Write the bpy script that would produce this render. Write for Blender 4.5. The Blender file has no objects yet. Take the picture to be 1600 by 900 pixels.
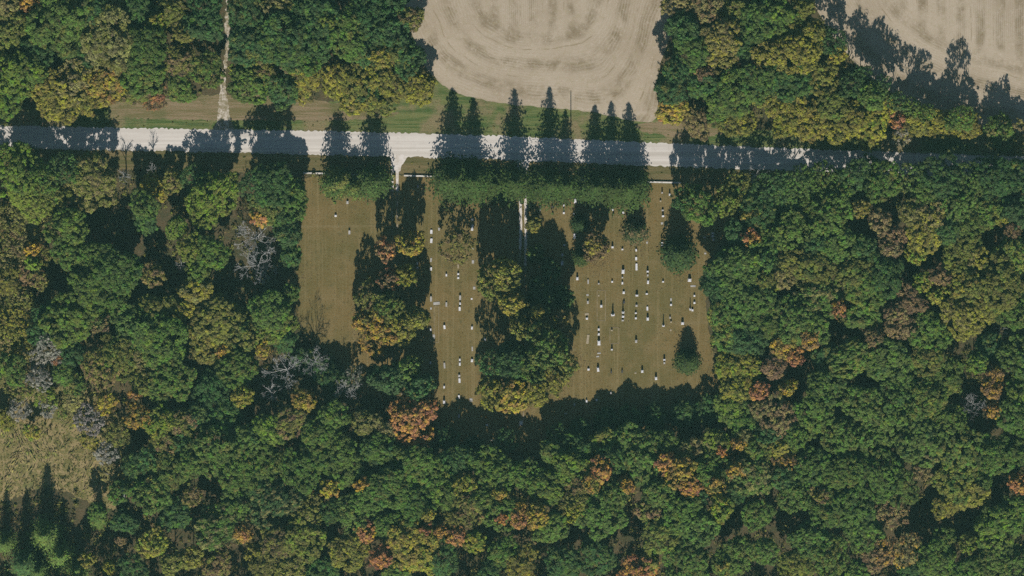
import bpy, bmesh, math, random
import numpy as np
from mathutils import Vector

# ------------------------------------------------------------------ camera, sky, sun, exposure
SC = bpy.context.scene
COL = SC.collection
PX = 0.2                    # metres on the ground for one photograph pixel
ALT = 1500.0                # flying height
SUN_EL = 37.0
COT = 1.0 / math.tan(math.radians(SUN_EL))

cam_d = bpy.data.cameras.new("aerial_camera")
cam_d.sensor_width = 36.0
cam_d.lens = 36.0 * ALT / (1600 * PX)
cam_d.clip_start = 10.0
cam_d.clip_end = 5000.0
cam = bpy.data.objects.new("aerial_camera", cam_d)
cam.location = (0, 0, ALT)
COL.objects.link(cam)
SC.camera = cam

world = bpy.data.worlds.new("World")
SC.world = world
world.use_nodes = True
wn = world.node_tree.nodes
wl = world.node_tree.links
wn.clear()
sky = wn.new("ShaderNodeTexSky")
sky.sky_type = 'NISHITA'
sky.sun_disc = False
sky.sun_elevation = math.radians(SUN_EL)
sky.sun_rotation = math.radians(180.0)
sky.air_density = 1.0
sky.dust_density = 0.5
sky.ozone_density = 1.6
bg = wn.new("ShaderNodeBackground")
bg.inputs["Strength"].default_value = 0.05
wo = wn.new("ShaderNodeOutputWorld")
wl.new(sky.outputs[0], bg.inputs[0])
wl.new(bg.outputs[0], wo.inputs[0])

sun_d = bpy.data.lights.new("sun", 'SUN')
sun_d.energy = 5.0
sun_d.angle = math.radians(0.53)
sun_d.color = (1.0, 0.945, 0.86)
sun = bpy.data.objects.new("sun", sun_d)
sun.rotation_euler = (math.radians(90.0 - SUN_EL), 0, 0)
sun.location = (0, -200, 200)
COL.objects.link(sun)

SC.view_settings.view_transform = 'Standard'
SC.view_settings.look = 'None'
SC.view_settings.exposure = 0.55
SC.view_settings.gamma = 1.0
SC.view_settings.use_curve_mapping = False
SC.cycles.max_bounces = 5
SC.cycles.diffuse_bounces = 3
SC.cycles.transmission_bounces = 3
SC.cycles.use_denoising = False
SC.cycles.denoiser = 'OPENIMAGEDENOISE'
SC.cycles.denoising_input_passes = 'RGB_ALBEDO_NORMAL'
SC.cycles.volume_bounces = 0
SC.cycles.filter_width = 1.45
SC.render.film_transparent = False

RNG = np.random.default_rng(11)
random.seed(5)


def W(px, py, z=0.0):
    """photograph pixel -> point of the place at height z"""
    return Vector(((px - 800) * PX * (1 - z / ALT), (450 - py) * PX * (1 - z / ALT), z))


# ------------------------------------------------------------------ materials
def new_mat(name):
    m = bpy.data.materials.new(name)
    m.use_nodes = True
    nt = m.node_tree
    nt.nodes.clear()
    out = nt.nodes.new("ShaderNodeOutputMaterial")
    return m, nt, out


class NT:
    """small helper that adds nodes"""
    def __init__(self, nt):
        self.nt = nt

    def n(self, typ, **kw):
        nd = self.nt.nodes.new(typ)
        for k, v in kw.items():
            setattr(nd, k, v)
        return nd

    def link(self, a, b):
        self.nt.links.new(a, b)

    def setin(self, sock, v):
        if hasattr(v, "is_linked"):
            self.link(v, sock)
        else:
            sock.default_value = v

    def math(self, op, a, b=0.0, c=None, clamp=False):
        nd = self.n("ShaderNodeMath", operation=op)
        nd.use_clamp = clamp
        self.setin(nd.inputs[0], a)
        self.setin(nd.inputs[1], b)
        if c is not None:
            self.setin(nd.inputs[2], c)
        return nd.outputs[0]

    def mix(self, f, a, b, blend='MIX'):
        nd = self.n("ShaderNodeMix", data_type='RGBA', blend_type=blend)
        self.setin(nd.inputs[0], f)
        for s, v in ((nd.inputs[6], a), (nd.inputs[7], b)):
            if isinstance(v, tuple):
                s.default_value = (v[0], v[1], v[2], 1.0)
            else:
                self.link(v, s)
        return nd.outputs[2]

    def ramp(self, v, a, b):
        nd = self.n("ShaderNodeMapRange")
        nd.interpolation_type = 'SMOOTHSTEP'
        self.setin(nd.inputs[0], v)
        nd.inputs[1].default_value = a
        nd.inputs[2].default_value = b
        return nd.outputs[0]

    def coords(self, scale=(1, 1, 1), rot=0.0, kind="Object"):
        tc = self.n("ShaderNodeTexCoord")
        mp = self.n("ShaderNodeMapping")
        mp.inputs["Scale"].default_value = scale
        mp.inputs["Rotation"].default_value = (0, 0, rot)
        self.link(tc.outputs[kind], mp.inputs[0])
        return mp.outputs[0]

    def noise(self, vec, scale, detail=3.0, rough=0.55, dist=0.0):
        nd = self.n("ShaderNodeTexNoise")
        nd.inputs["Scale"].default_value = scale
        nd.inputs["Detail"].default_value = detail
        nd.inputs["Roughness"].default_value = rough
        nd.inputs["Distortion"].default_value = dist
        self.link(vec, nd.inputs["Vector"])
        return nd.outputs[0]

    def bump(self, h, strength=0.4, dist=0.1):
        nd = self.n("ShaderNodeBump")
        nd.inputs["Strength"].default_value = strength
        nd.inputs["Distance"].default_value = dist
        self.link(h, nd.inputs["Height"])
        return nd.outputs[0]


def surf(name, build, rough=0.95):
    """build(h) -> (colour, bump height or None)"""
    m, nt, out = new_mat(name)
    h = NT(nt)
    b = h.n("ShaderNodeBsdfPrincipled")
    b.inputs["Roughness"].default_value = rough
    b.inputs["Specular IOR Level"].default_value = 0.15
    col, bmp = build(h)
    h.setin(b.inputs["Base Color"], col if not isinstance(col, tuple) else (*col, 1.0))
    if bmp is not None:
        h.link(bmp, b.inputs["Normal"])
    h.link(b.outputs[0], out.inputs[0])
    return m


def m_floor(h):
    v = h.coords()
    a = h.noise(v, 0.25, 6, 0.65)
    b = h.noise(v, 1.9, 4, 0.7)
    c = h.mix(h.ramp(a, 0.35, 0.68), (0.036, 0.038, 0.016), (0.077, 0.056, 0.029))
    c = h.mix(h.ramp(b, 0.45, 0.8), c, (0.099, 0.077, 0.045))
    return c, h.bump(b, 0.8, 0.25)


def m_lawn(h):
    v = h.coords()
    big = h.noise(v, 0.035, 4, 0.6)
    mid = h.noise(v, 0.20, 6, 0.72)
    patch = h.noise(v, 0.55, 4, 0.7, 0.8)
    fine = h.noise(v, 1.9, 5, 0.85)
    mow = h.noise(h.coords((1.0, 0.02, 1)), 0.95, 3, 0.65)
    cross = h.noise(h.coords((0.02, 1.0, 1)), 0.35, 3, 0.65)
    c = h.mix(h.ramp(big, 0.38, 0.62), (0.133, 0.093, 0.034), (0.100, 0.082, 0.028))
    c = h.mix(h.math('MULTIPLY', h.ramp(mid, 0.40, 0.70), 0.6), c, (0.162, 0.119, 0.054))
    c = h.mix(h.math('MULTIPLY', h.ramp(patch, 0.52, 0.68), 0.6), c, (0.072, 0.063, 0.023))
    c = h.mix(h.math('MULTIPLY', h.ramp(mow, 0.50, 0.66), 0.55), c, (0.177, 0.136, 0.063))
    c = h.mix(h.math('MULTIPLY', h.ramp(cross, 0.60, 0.70), 0.35), c, (0.182, 0.145, 0.078))
    c = h.mix(h.math('MULTIPLY', h.ramp(fine, 0.47, 0.66), 0.65), c, (0.063, 0.051, 0.017))
    return c, h.bump(fine, 0.9, 0.15)


def m_verge(h):
    v = h.coords()
    st = h.noise(h.coords((0.05, 1.0, 1), 0.028), 0.75, 5, 0.7, 0.9)
    st2 = h.noise(h.coords((0.07, 1.0, 1), 0.028), 1.7, 4, 0.7, 0.6)
    mid = h.noise(v, 0.07, 5, 0.65)
    fine = h.noise(v, 2.0, 5, 0.85)
    c = h.mix(h.ramp(st, 0.40, 0.60), (0.050, 0.084, 0.022), (0.125, 0.135, 0.048))
    c = h.mix(h.math('MULTIPLY', h.ramp(mid, 0.48, 0.62), 0.8), c, (0.190, 0.142, 0.080))
    c = h.mix(h.math('MULTIPLY', h.ramp(st2, 0.56, 0.68), 0.7), c, (0.036, 0.050, 0.016))
    c = h.mix(h.math('MULTIPLY', h.ramp(fine, 0.47, 0.68), 0.6), c, (0.045, 0.052, 0.018))
    return c, h.bump(fine, 0.9, 0.25)


def m_tanverge(h):
    v = h.coords()
    st = h.noise(h.coords((0.05, 1.0, 1), 0.02), 0.9, 5, 0.7, 0.8)
    fine = h.noise(v, 2.0, 5, 0.85)
    mid = h.noise(v, 0.12, 4, 0.6)
    c = h.mix(h.ramp(st, 0.40, 0.60), (0.190, 0.142, 0.086), (0.120, 0.102, 0.044))
    c = h.mix(h.math('MULTIPLY', h.ramp(mid, 0.52, 0.68), 0.6), c, (0.085, 0.090, 0.032))
    c = h.mix(h.math('MULTIPLY', h.ramp(fine, 0.47, 0.68), 0.5), c, (0.062, 0.056, 0.022))
    return c, h.bump(fine, 0.9, 0.2)


def m_roadside(h):
    v = h.coords()
    st = h.noise(h.coords((0.05, 1.0, 1), 0.028), 0.8, 4, 0.65, 0.4)
    fine = h.noise(v, 2.4, 4, 0.75)
    c = h.mix(h.ramp(st, 0.36, 0.64), (0.075, 0.070, 0.025), (0.132, 0.101, 0.048))
    c = h.mix(h.math('MULTIPLY', h.ramp(fine, 0.5, 0.8), 0.6), c, (0.044, 0.051, 0.018))
    return c, h.bump(fine, 0.9, 0.2)


def m_road(h):
    v = h.coords()
    st = h.noise(h.coords((0.02, 1.0, 1), 0.0285), 1.1, 4, 0.6, 0.3)
    mid = h.noise(v, 0.35, 5, 0.7)
    fine = h.noise(v, 4.0, 4, 0.8)
    c = h.mix(h.ramp(st, 0.33, 0.66), (0.389, 0.357, 0.325), (0.461, 0.429, 0.396))
    rut = h.noise(h.coords((0.008, 1.0, 1), 0.0285), 0.75, 2, 0.5)
    c = h.mix(h.math('MULTIPLY', h.ramp(rut, 0.54, 0.66), 0.55), c, (0.300, 0.270, 0.235))
    c = h.mix(h.math('MULTIPLY', h.ramp(mid, 0.5, 0.75), 0.4), c, (0.323, 0.288, 0.256))
    c = h.mix(h.math('MULTIPLY', h.ramp(fine, 0.5, 0.8), 0.35), c, (0.276, 0.252, 0.224))
    return c, h.bump(fine, 0.5, 0.05)


def m_track(h):
    v = h.coords()
    mid = h.noise(v, 0.6, 5, 0.7)
    fine = h.noise(v, 3.0, 4, 0.8)
    c = h.mix(h.ramp(mid, 0.4, 0.7), (0.476, 0.441, 0.413), (0.350, 0.308, 0.259))
    c = h.mix(h.math('MULTIPLY', h.ramp(fine, 0.52, 0.75), 0.5), c, (0.196, 0.164, 0.105))
    return c, h.bump(fine, 0.6, 0.06)


def m_lane(h):
    v = h.coords()
    mid = h.noise(v, 0.7, 5, 0.7)
    fine = h.noise(v, 3.0, 4, 0.8)
    c = h.mix(h.ramp(mid, 0.36, 0.6), (0.403, 0.360, 0.310), (0.173, 0.144, 0.086))
    c = h.mix(h.math('MULTIPLY', h.ramp(fine, 0.52, 0.75), 0.6), c, (0.101, 0.086, 0.043))
    return c, h.bump(fine, 0.6, 0.06)


def m_shade_track(h):  # wheel-track surface with the tree shade put into its colour
    v = h.coords()
    mid = h.noise(v, 0.7, 5, 0.7)
    c = h.mix(h.ramp(mid, 0.36, 0.6), (0.216, 0.187, 0.144), (0.108, 0.083, 0.040))
    return c, h.bump(mid, 0.4, 0.06)


def m_field(h):
    uv = h.n("ShaderNodeUVMap", uv_map="swath")
    sp = h.n("ShaderNodeSeparateXYZ")
    h.link(uv.outputs[0], sp.inputs[0])
    d, x = sp.outputs[0], sp.outputs[1]          # metres in from the field edge, metres across
    v = h.coords()
    warp = h.noise(v, 0.05, 3, 0.5)
    dw = h.math('ADD', d, h.math('MULTIPLY', warp, 5.0))
    xw = h.math('ADD', x, h.math('MULTIPLY', warp, 1.5))
    inner = h.ramp(d, 20.0, 27.0)
    def stripes(period, sharp_a, sharp_b, ph):
        s1 = h.math('SINE', h.math('ADD', h.math('MULTIPLY', dw, 6.283 / period), ph))
        s2 = h.math('SINE', h.math('ADD', h.math('MULTIPLY', xw, 6.283 / (period * 0.8)), ph))
        mixn = h.n("ShaderNodeMix", data_type='FLOAT')
        h.link(inner, mixn.inputs[0]); h.link(s1, mixn.inputs[2]); h.link(s2, mixn.inputs[3])
        return h.ramp(mixn.outputs[0], sharp_a, sharp_b)
    broad = stripes(7.6, -0.6, 0.9, 0.3)
    rows = stripes(0.78, -0.2, 0.9, 0.0)
    track = stripes(4.3, 0.95, 0.998, 1.9)
    big = h.noise(v, 0.03, 4, 0.6)
    mid = h.noise(v, 0.16, 5, 0.65, 0.5)
    fine = h.noise(v, 2.4, 4, 0.75)
    c = h.mix(h.ramp(big, 0.35, 0.66), (0.305, 0.253, 0.190), (0.252, 0.203, 0.147))
    c = h.mix(h.math('MULTIPLY', broad, h.math('MULTIPLY', h.ramp(mid, 0.34, 0.66), 0.95)), c, (0.161, 0.124, 0.078))
    c = h.mix(h.math('MULTIPLY', rows, h.math('MULTIPLY', h.ramp(h.noise(v, 0.09, 3, 0.6), 0.38, 0.62), 0.34)), c, (0.346, 0.299, 0.238))
    c = h.mix(h.math('MULTIPLY', track, h.math('MULTIPLY', h.ramp(mid, 0.42, 0.62), 0.7)), c, (0.161, 0.123, 0.069))
    c = h.mix(h.math('MULTIPLY', h.ramp(fine, 0.5, 0.8), 0.45), c, (0.211, 0.176, 0.126))
    mot = h.noise(v, 0.62, 6, 0.78, 0.4)
    c = h.mix(h.math('MULTIPLY', h.ramp(mot, 0.48, 0.66), 0.55), c, (0.245, 0.205, 0.128))
    c = h.mix(h.math('MULTIPLY', h.ramp(h.noise(v, 0.9, 5, 0.8), 0.52, 0.68), 0.5), c, (0.375, 0.315, 0.262))
    return c, h.bump(fine, 0.6, 0.08)


def m_dry(h):
    v = h.coords()
    sw = h.noise(v, 0.16, 6, 0.72, 3.2)
    pt = h.noise(v, 0.07, 4, 0.6)
    fine = h.noise(v, 1.4, 5, 0.8)
    c = h.mix(h.ramp(sw, 0.42, 0.58), (0.110, 0.100, 0.034), (0.225, 0.172, 0.084))
    c = h.mix(h.math('MULTIPLY', h.ramp(pt, 0.52, 0.66), 0.6), c, (0.085, 0.100, 0.030))
    c = h.mix(h.math('MULTIPLY', h.ramp(fine, 0.48, 0.72), 0.6), c, (0.07, 0.068, 0.026))
    return c, h.bump(fine, 0.9, 0.3)


def plain(name, rgb, var=0.25, scale=1.6, rough=0.9):
    def b(h):
        n = h.noise(h.coords(kind="Object"), scale, 4, 0.65)
        c = h.mix(h.ramp(n, 0.3, 0.75), tuple(x * (1 + var * .5) for x in rgb), tuple(x * (1 - var) for x in rgb))
        return c, h.bump(n, 0.3, 0.03)
    return surf(name, b, rough)


def leaf_material(name, transl=0.34):
    """colour comes from the tree (object colour), a second turning colour and a random tint per leaf spray"""
    m, nt, out = new_mat(name)
    h = NT(nt)
    oi = h.n("ShaderNodeObjectInfo")
    turn = h.n("ShaderNodeAttribute", attribute_type='OBJECT', attribute_name="turn")
    tm = h.n("ShaderNodeAttribute", attribute_type='OBJECT', attribute_name="turn_mix")
    tint = h.n("ShaderNodeAttribute", attribute_type='GEOMETRY', attribute_name="tint")
    tc = h.n("ShaderNodeTexCoord")
    add = h.n("ShaderNodeVectorMath", operation='ADD')
    h.link(tc.outputs["Object"], add.inputs[0])
    rv = h.math('MULTIPLY', oi.outputs["Random"], 60.0)
    h.link(rv, add.inputs[1])
    nz = h.noise(add.outputs[0], 0.42, 3, 0.6)
    thr = h.math('SUBTRACT', 0.74, h.math('MULTIPLY', tm.outputs["Fac"], 0.48))
    f = h.math('MULTIPLY', h.math('SUBTRACT', nz, thr), 9.0, clamp=True)
    col = h.mix(f, oi.outputs["Color"], turn.outputs["Color"])
    hs = h.n("ShaderNodeHueSaturation")
    t = tint.outputs["Fac"]
    h.link(h.math('ADD', 0.475, h.math('MULTIPLY', t, 0.05)), hs.inputs["Hue"])
    h.link(h.math('ADD', 0.80, h.math('MULTIPLY', t, 0.25)), hs.inputs["Saturation"])
    h.link(h.math('ADD', 0.55, h.math('MULTIPLY', t, 0.92)), hs.inputs["Value"])
    h.link(col, hs.inputs["Color"])
    d = h.n("ShaderNodeBsdfDiffuse")
    tr = h.n("ShaderNodeBsdfTranslucent")
    mx = h.n("ShaderNodeMixShader")
    mx.inputs[0].default_value = transl
    h.link(hs.outputs[0], d.inputs[0])
    h.link(hs.outputs[0], tr.inputs[0])
    h.link(d.outputs[0], mx.inputs[1])
    h.link(tr.outputs[0], mx.inputs[2])
    h.link(mx.outputs[0], out.inputs[0])
    return m


MAT = dict(
    floor=surf("forest_floor", m_floor), lawn=surf("mown_lawn", m_lawn), verge=surf("verge_grass", m_verge),
    tanverge=surf("worn_tan_verge", m_tanverge), roadside=surf("roadside_grass", m_roadside), road=surf("limestone_gravel", m_road), track=surf("wheel_track_gravel", m_track),
    shade_track=surf("shade_toned_track", m_shade_track), lane=surf("worn_lane", m_lane), field=surf("harvested_field", m_field), dry=surf("dry_meadow", m_dry),
    leaf=leaf_material("leaves"), needle=leaf_material("needles", 0.12),
    bark=plain("bark", (0.11, 0.085, 0.06)), dead=plain("weathered_dead_wood", (0.28, 0.28, 0.275), 0.3, 3.0),
    stone_white=plain("white_marble", (0.45, 0.45, 0.47), 0.15, 2.2, 0.6), stone_grey=plain("grey_granite", (0.28, 0.27, 0.26), 0.3, 2.2, 0.7),
    stone_tan=plain("weathered_tan_stone", (0.25, 0.21, 0.15), 0.3, 2.0), stone_dark=plain("dark_granite", (0.045, 0.045, 0.05), 0.3, 2.0, 0.5),
    kerb=plain("mossy_kerb_stone", (0.17, 0.135, 0.08), 0.4, 0.8),
    concrete=plain("old_concrete", (0.42, 0.40, 0.37), 0.35, 1.2), pole=plain("creosoted_pole", (0.12, 0.09, 0.065)),
    metal=plain("galvanised_metal", (0.35, 0.36, 0.37), 0.2, 3.0, 0.5), glass=plain("brown_porcelain", (0.09, 0.05, 0.03), 0.2, 4.0, 0.3),
)


# ------------------------------------------------------------------ mesh helpers
def link(o, parent=None):
    COL.objects.link(o)
    if parent is not None:
        o.parent = parent
    return o


def tag(o, label=None, cat=None, group=None, kind=None):
    if label: o["label"] = label
    if cat: o["category"] = cat
    if group: o["group"] = group
    if kind: o["kind"] = kind
    return o


def mesh_np(name, verts, faces, mat, tint=None):
    """verts (N,3), faces (M,k) of one size k"""
    verts = np.asarray(verts, np.float32); faces = np.asarray(faces, np.int32)
    me = bpy.data.meshes.new(name)
    nf, k = faces.shape
    me.vertices.add(len(verts)); me.vertices.foreach_set("co", verts.ravel())
    me.loops.add(nf * k); me.loops.foreach_set("vertex_index", faces.ravel())
    me.polygons.add(nf); me.polygons.foreach_set("loop_start", np.arange(0, nf * k, k, dtype=np.int32))
    me.polygons.foreach_set("loop_total", np.full(nf, k, np.int32))
    if tint is not None:
        at = me.attributes.new("tint", 'FLOAT', 'POINT')
        at.data.foreach_set("value", np.asarray(tint, np.float32).ravel())
    me.materials.append(mat)
    me.update(calc_edges=True)
    return me


def obj(name, me, parent=None):
    return link(bpy.data.objects.new(name, me), parent)


def bm_mesh(name, bm, mat, smooth=False):
    bmesh.ops.recalc_face_normals(bm, faces=bm.faces)
    me = bpy.data.meshes.new(name)
    bm.to_mesh(me); bm.free()
    me.materials.append(mat)
    if smooth:
        for p in me.polygons: p.use_smooth = True
    return me


def inside(poly, X, Y):
    """even-odd test for arrays of points"""
    X = np.asarray(X, float); Y = np.asarray(Y, float)
    r = np.zeros(X.shape, bool)
    n = len(poly)
    for i in range(n):
        x0, y0 = poly[i]; x1, y1 = poly[(i + 1) % n]
        if y0 == y1: continue
        c = ((y0 > Y) != (y1 > Y)) & (X < (x1 - x0) * (Y - y0) / (y1 - y0) + x0)
        r ^= c
    return r


def near_edge(poly, X, Y, closed=True):
    """distance to an outline and the nearest point on it"""
    X = np.asarray(X, float); Y = np.asarray(Y, float)
    best = np.full(X.shape, 1e9); bx = np.zeros(X.shape); by = np.zeros(X.shape)
    n = len(poly)
    for i in range(n if closed else n - 1):
        x0, y0 = poly[i]; x1, y1 = poly[(i + 1) % n]
        dx, dy = x1 - x0, y1 - y0
        t = np.clip(((X - x0) * dx + (Y - y0) * dy) / max(dx * dx + dy * dy, 1e-9), 0, 1)
        qx, qy = x0 + t * dx, y0 + t * dy
        d = np.hypot(X - qx, Y - qy)
        m = d < best
        best = np.where(m, d, best); bx = np.where(m, qx, bx); by = np.where(m, qy, by)
    return best, bx, by


def smooth_poly(pts, it=2):
    """round the corners of an outline (pixel coordinates)"""
    for _ in range(it):
        q = []
        n = len(pts)
        for i in range(n):
            a, b = pts[i], pts[(i + 1) % n]
            q.append((a[0] * .75 + b[0] * .25, a[1] * .75 + b[1] * .25))
            q.append((a[0] * .25 + b[0] * .75, a[1] * .25 + b[1] * .75))
        pts = q
    return pts


def ragged(pts, step=0.7, amp=0.25, seed=1):
    """metre outline, subdivided and made uneven"""
    r = random.Random(seed); q = []
    n = len(pts)
    for i in range(n):
        a, b = Vector(pts[i]), Vector(pts[(i + 1) % n])
        L = (b - a).length
        k = max(1, int(L / step))
        nrm = Vector((-(b - a).y, (b - a).x)).normalized() if L > 0 else Vector((0, 0))
        for j in range(k):
            p = a.lerp(b, j / k) + nrm * r.uniform(-amp, amp)
            q.append((p.x, p.y))
    return q


def to_m(pts):
    return [((x - 800) * PX, (450 - y) * PX) for x, y in pts]


def sheet(name, outline, z, mat, parent=None, kind='structure'):
    bm = bmesh.new()
    f = bm.faces.new([bm.verts.new((x, y, z)) for x, y in outline])
    f.normal_update()
    if f.normal.z < 0: f.normal_flip()
    bmesh.ops.triangulate(bm, faces=bm.faces[:])
    me = bpy.data.meshes.new(name)
    bm.to_mesh(me); bm.free()
    me.materials.append(mat)
    o = obj(name, me, parent)
    if parent is None: o["kind"] = kind
    return o


# ------------------------------------------------------------------ ground, fields, lawn, road
g = 900.0
ground = sheet("ground", [(-g, -g), (g, -g), (g, g), (-g, g)], 0.0, MAT['floor'])

VERGE = [(-300, 158), (0, 168), (180, 160), (300, 150), (420, 146), (520, 160), (600, 150), (690, 112), (1000, 150), (1040, 168), (1100, 196), (1250, 205), (1900, 215), (1900, 262), (1040, 226), (500, 211), (-300, 192)]
verge = sheet("verge", ragged(to_m(VERGE), 0.8, 0.4, 3), 0.004, MAT['verge'])
tan_strip = sheet("worn_verge", ragged(to_m(smooth_poly([(170, 168), (240, 156), (330, 150), (430, 148), (520, 160), (580, 170), (640, 178), (560, 188), (440, 189), (300, 187), (185, 184)], 1)), 0.7, 0.35, 15), 0.010, MAT['tanverge'])
tan_strip2 = sheet("worn_verge.001", ragged(to_m(smooth_poly([(985, 196), (1020, 190), (1060, 186), (1110, 198), (1150, 206), (1100, 214), (1020, 212)], 1)), 0.7, 0.35, 16), 0.010, MAT['tanverge'])
SOUTHSIDE = [(-300, 221), (500, 236), (1040, 256), (1900, 288), (1900, 300), (1100, 300), (1066, 292), (1016, 284), (625, 272), (475, 272), (300, 268), (-300, 250)]
roadside = sheet("roadside_strip", ragged(to_m(SOUTHSIDE), 0.8, 0.3, 4), 0.008, MAT['roadside'])
LAWN = smooth_poly([(476, 271), (626, 274), (1014, 285), (1066, 290), (1150, 305), (1150, 352), (1118, 388), (1102, 430), (1104, 500), (1118, 570), (1135, 628), (1060, 680), (900, 708), (692, 706), (676, 640), (600, 625), (556, 610), (530, 560), (486, 530), (460, 492), (464, 450), (450, 440), (452, 432), (466, 424), (462, 380), (466, 335), (478, 300)], 1)
lawn = sheet("lawn", ragged(to_m(LAWN), 0.7, 0.25, 5), 0.012, MAT['lawn'])


def field(name, pts, seed):
    poly = ragged(to_m(smooth_poly(pts, 2)), 1.0, 0.28, seed)
    xs = [p[0] for p in poly]; ys = [p[1] for p in poly]
    st = 1.0
    gx = np.arange(min(xs) - st, max(xs) + st, st); gy = np.arange(min(ys) - st, max(ys) + st, st)
    X, Y = np.meshgrid(gx, gy)
    ins = inside(poly, X, Y)
    d, bx, by = near_edge(poly, X, Y)
    soft = to_m(smooth_poly(pts, 3))
    ds, _, _ = near_edge(soft, X, Y)
    ds = np.where(inside(soft, X, Y), ds, -ds)
    for _ in range(3):                              # round the corners as a combine does
        for axis in (0, 1):
            k = 9
            pad = [(k, k) if q == axis else (0, 0) for q in (0, 1)]
            cs = np.cumsum(np.pad(ds, pad, mode='edge'), axis=axis)
            ds = (np.take(cs, range(2 * k, cs.shape[axis]), axis) - np.take(cs, range(0, cs.shape[axis] - 2 * k), axis)) / (2 * k)
    d = np.where(ins, d, 0.0)
    PXm = np.where(ins, X, bx); PYm = np.where(ins, Y, by)
    ny, nx = X.shape
    idx = -np.ones((ny, nx), int)
    cell = ins[:-1, :-1] | ins[1:, :-1] | ins[:-1, 1:] | ins[1:, 1:]
    use = np.zeros((ny, nx), bool)
    for a, b in ((0, 0), (1, 0), (0, 1), (1, 1)):
        use[a:ny - 1 + a, b:nx - 1 + b] |= cell
    idx[use] = np.arange(use.sum())
    # low combine ruts so the stubble is not a flat card
    z = 0.016 + 0.03 * np.sin(np.where(d > 28, PXm, d) * 2.1) * (d > 1.5) * 0.5 + 0.015 * (d > 1.5)
    verts = np.stack([PXm[use], PYm[use], z[use]], 1)
    I, J = np.nonzero(cell)
    faces = np.stack([idx[I, J], idx[I, J + 1], idx[I + 1, J + 1], idx[I + 1, J]], 1)
    me = mesh_np(name, verts, faces, MAT['field'])
    uvl = me.uv_layers.new(name="swath")
    uv = np.stack([np.where(use, ds, 0)[use], X[use]], 1)[faces.ravel()]
    uvl.data.foreach_set("uv", uv.astype(np.float32).ravel())
    for p in me.polygons: p.use_smooth = True
    o = obj(name, me); o["kind"] = 'structure'
    return o


FIELD_A = [(590, -220), (616, -20), (636, 30), (654, 84), (672, 118), (704, 142), (752, 157), (815, 166), (900, 170), (985, 188), (1016, 192), (1030, 180), (1026, 110), (1046, 60), (1058, 0), (1070, -220)]
FIELD_B = [(1220, -220), (1262, -10), (1292, 44), (1338, 106), (1400, 156), (1480, 186), (1540, 202), (1600, 210), (1760, 224), (2000, 240), (2000, -220)]
field_a = field("harvested_field", FIELD_A, 7)
field_b = field("harvested_field.001", FIELD_B, 8)

CLEARING = smooth_poly([(-60, 350), (30, 345), (58, 380), (50, 440), (46, 520), (40, 590), (70, 615), (100, 600), (150, 610), (190, 660), (205, 720), (195, 800), (150, 790), (110, 770), (60, 760), (20, 780), (-60, 800)], 2)
clearing = sheet("dry_meadow", ragged(to_m(CLEARING), 0.8, 0.5, 9), 0.006, MAT['dry'])


def strip(name, cl, z, mat, seed, parent=None, amp=0.08, crown=0.0):
    """cl: list of (px, py, width in metres) along the centre line"""
    r = random.Random(seed)
    P = []
    for i in range(len(cl) - 1):
        a, b = cl[i], cl[i + 1]
        L = math.hypot(b[0] - a[0], b[1] - a[1]) * PX
        k = max(1, int(L / 0.6))
        for j in range(k):
            t = j / k
            P.append(tuple(a[q] * (1 - t) + b[q] * t for q in range(3)))
    P.append(cl[-1])
    rows = []
    for i, (x, y, w) in enumerate(P):
        a, b = P[max(0, i - 1)], P[min(len(P) - 1, i + 1)]
        d = Vector((b[0] - a[0], -(b[1] - a[1]))).normalized()
        n = Vector((-d.y, d.x))
        c = W(x, y)
        row = []
        for s in (-1, -0.5, 0, 0.5, 1):
            off = s * w / 2 + (r.uniform(-amp, amp) if abs(s) == 1 else 0)
            row.append((c.x + n.x * off, c.y + n.y * off, z + crown * (1 - s * s)))
        rows.append(row)
    verts = [v for row in rows for v in row]
    faces = []
    for i in range(len(rows) - 1):
        for j in range(4):
            faces.append((i * 5 + j, (i + 1) * 5 + j, (i + 1) * 5 + j + 1, i * 5 + j + 1)[::-1])
    me = mesh_np(name, np.array(verts), np.array(faces), mat)
    o = obj(name, me, parent)
    if parent is None: o["kind"] = 'structure'
    return o


road = strip("gravel_road", [(-300, 209, 7.0), (200, 217.5, 7.0), (500, 223, 7.4), (760, 230, 7.4), (1040, 242, 7.2), (1300, 252, 7.0), (1600, 262, 7.0), (1900, 273, 7.0)], 0.02, MAT['road'], 21, amp=0.34, crown=0.05)

# two-track lane above the road
lane = sheet("lane_mouth", ragged(to_m([(331, 203), (339, 190), (341, 165), (344, 140), (352, 140), (357, 165), (360, 188), (366, 203)]), 0.5, 0.16, 31), 0.030, MAT['lane'])
lane["kind"] = 'structure'
for k, (x0, x1) in enumerate(((342, 346.5), (356, 351))):
    strip("wheel_track", [(x0 + 1, 190, 1.4), (x1 - .5, 140, 0.8), (x1, 108, 0.55)], 0.036, MAT['lane'], 40 + k, lane, 0.18)
strip("wheel_track", [(350, 112, 1.0), (356, 70, 1.3), (355, 40, 1.6), (358, 0, 1.8), (360, -60, 1.8)], 0.036, MAT['lane'], 44, lane, 0.35)

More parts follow.
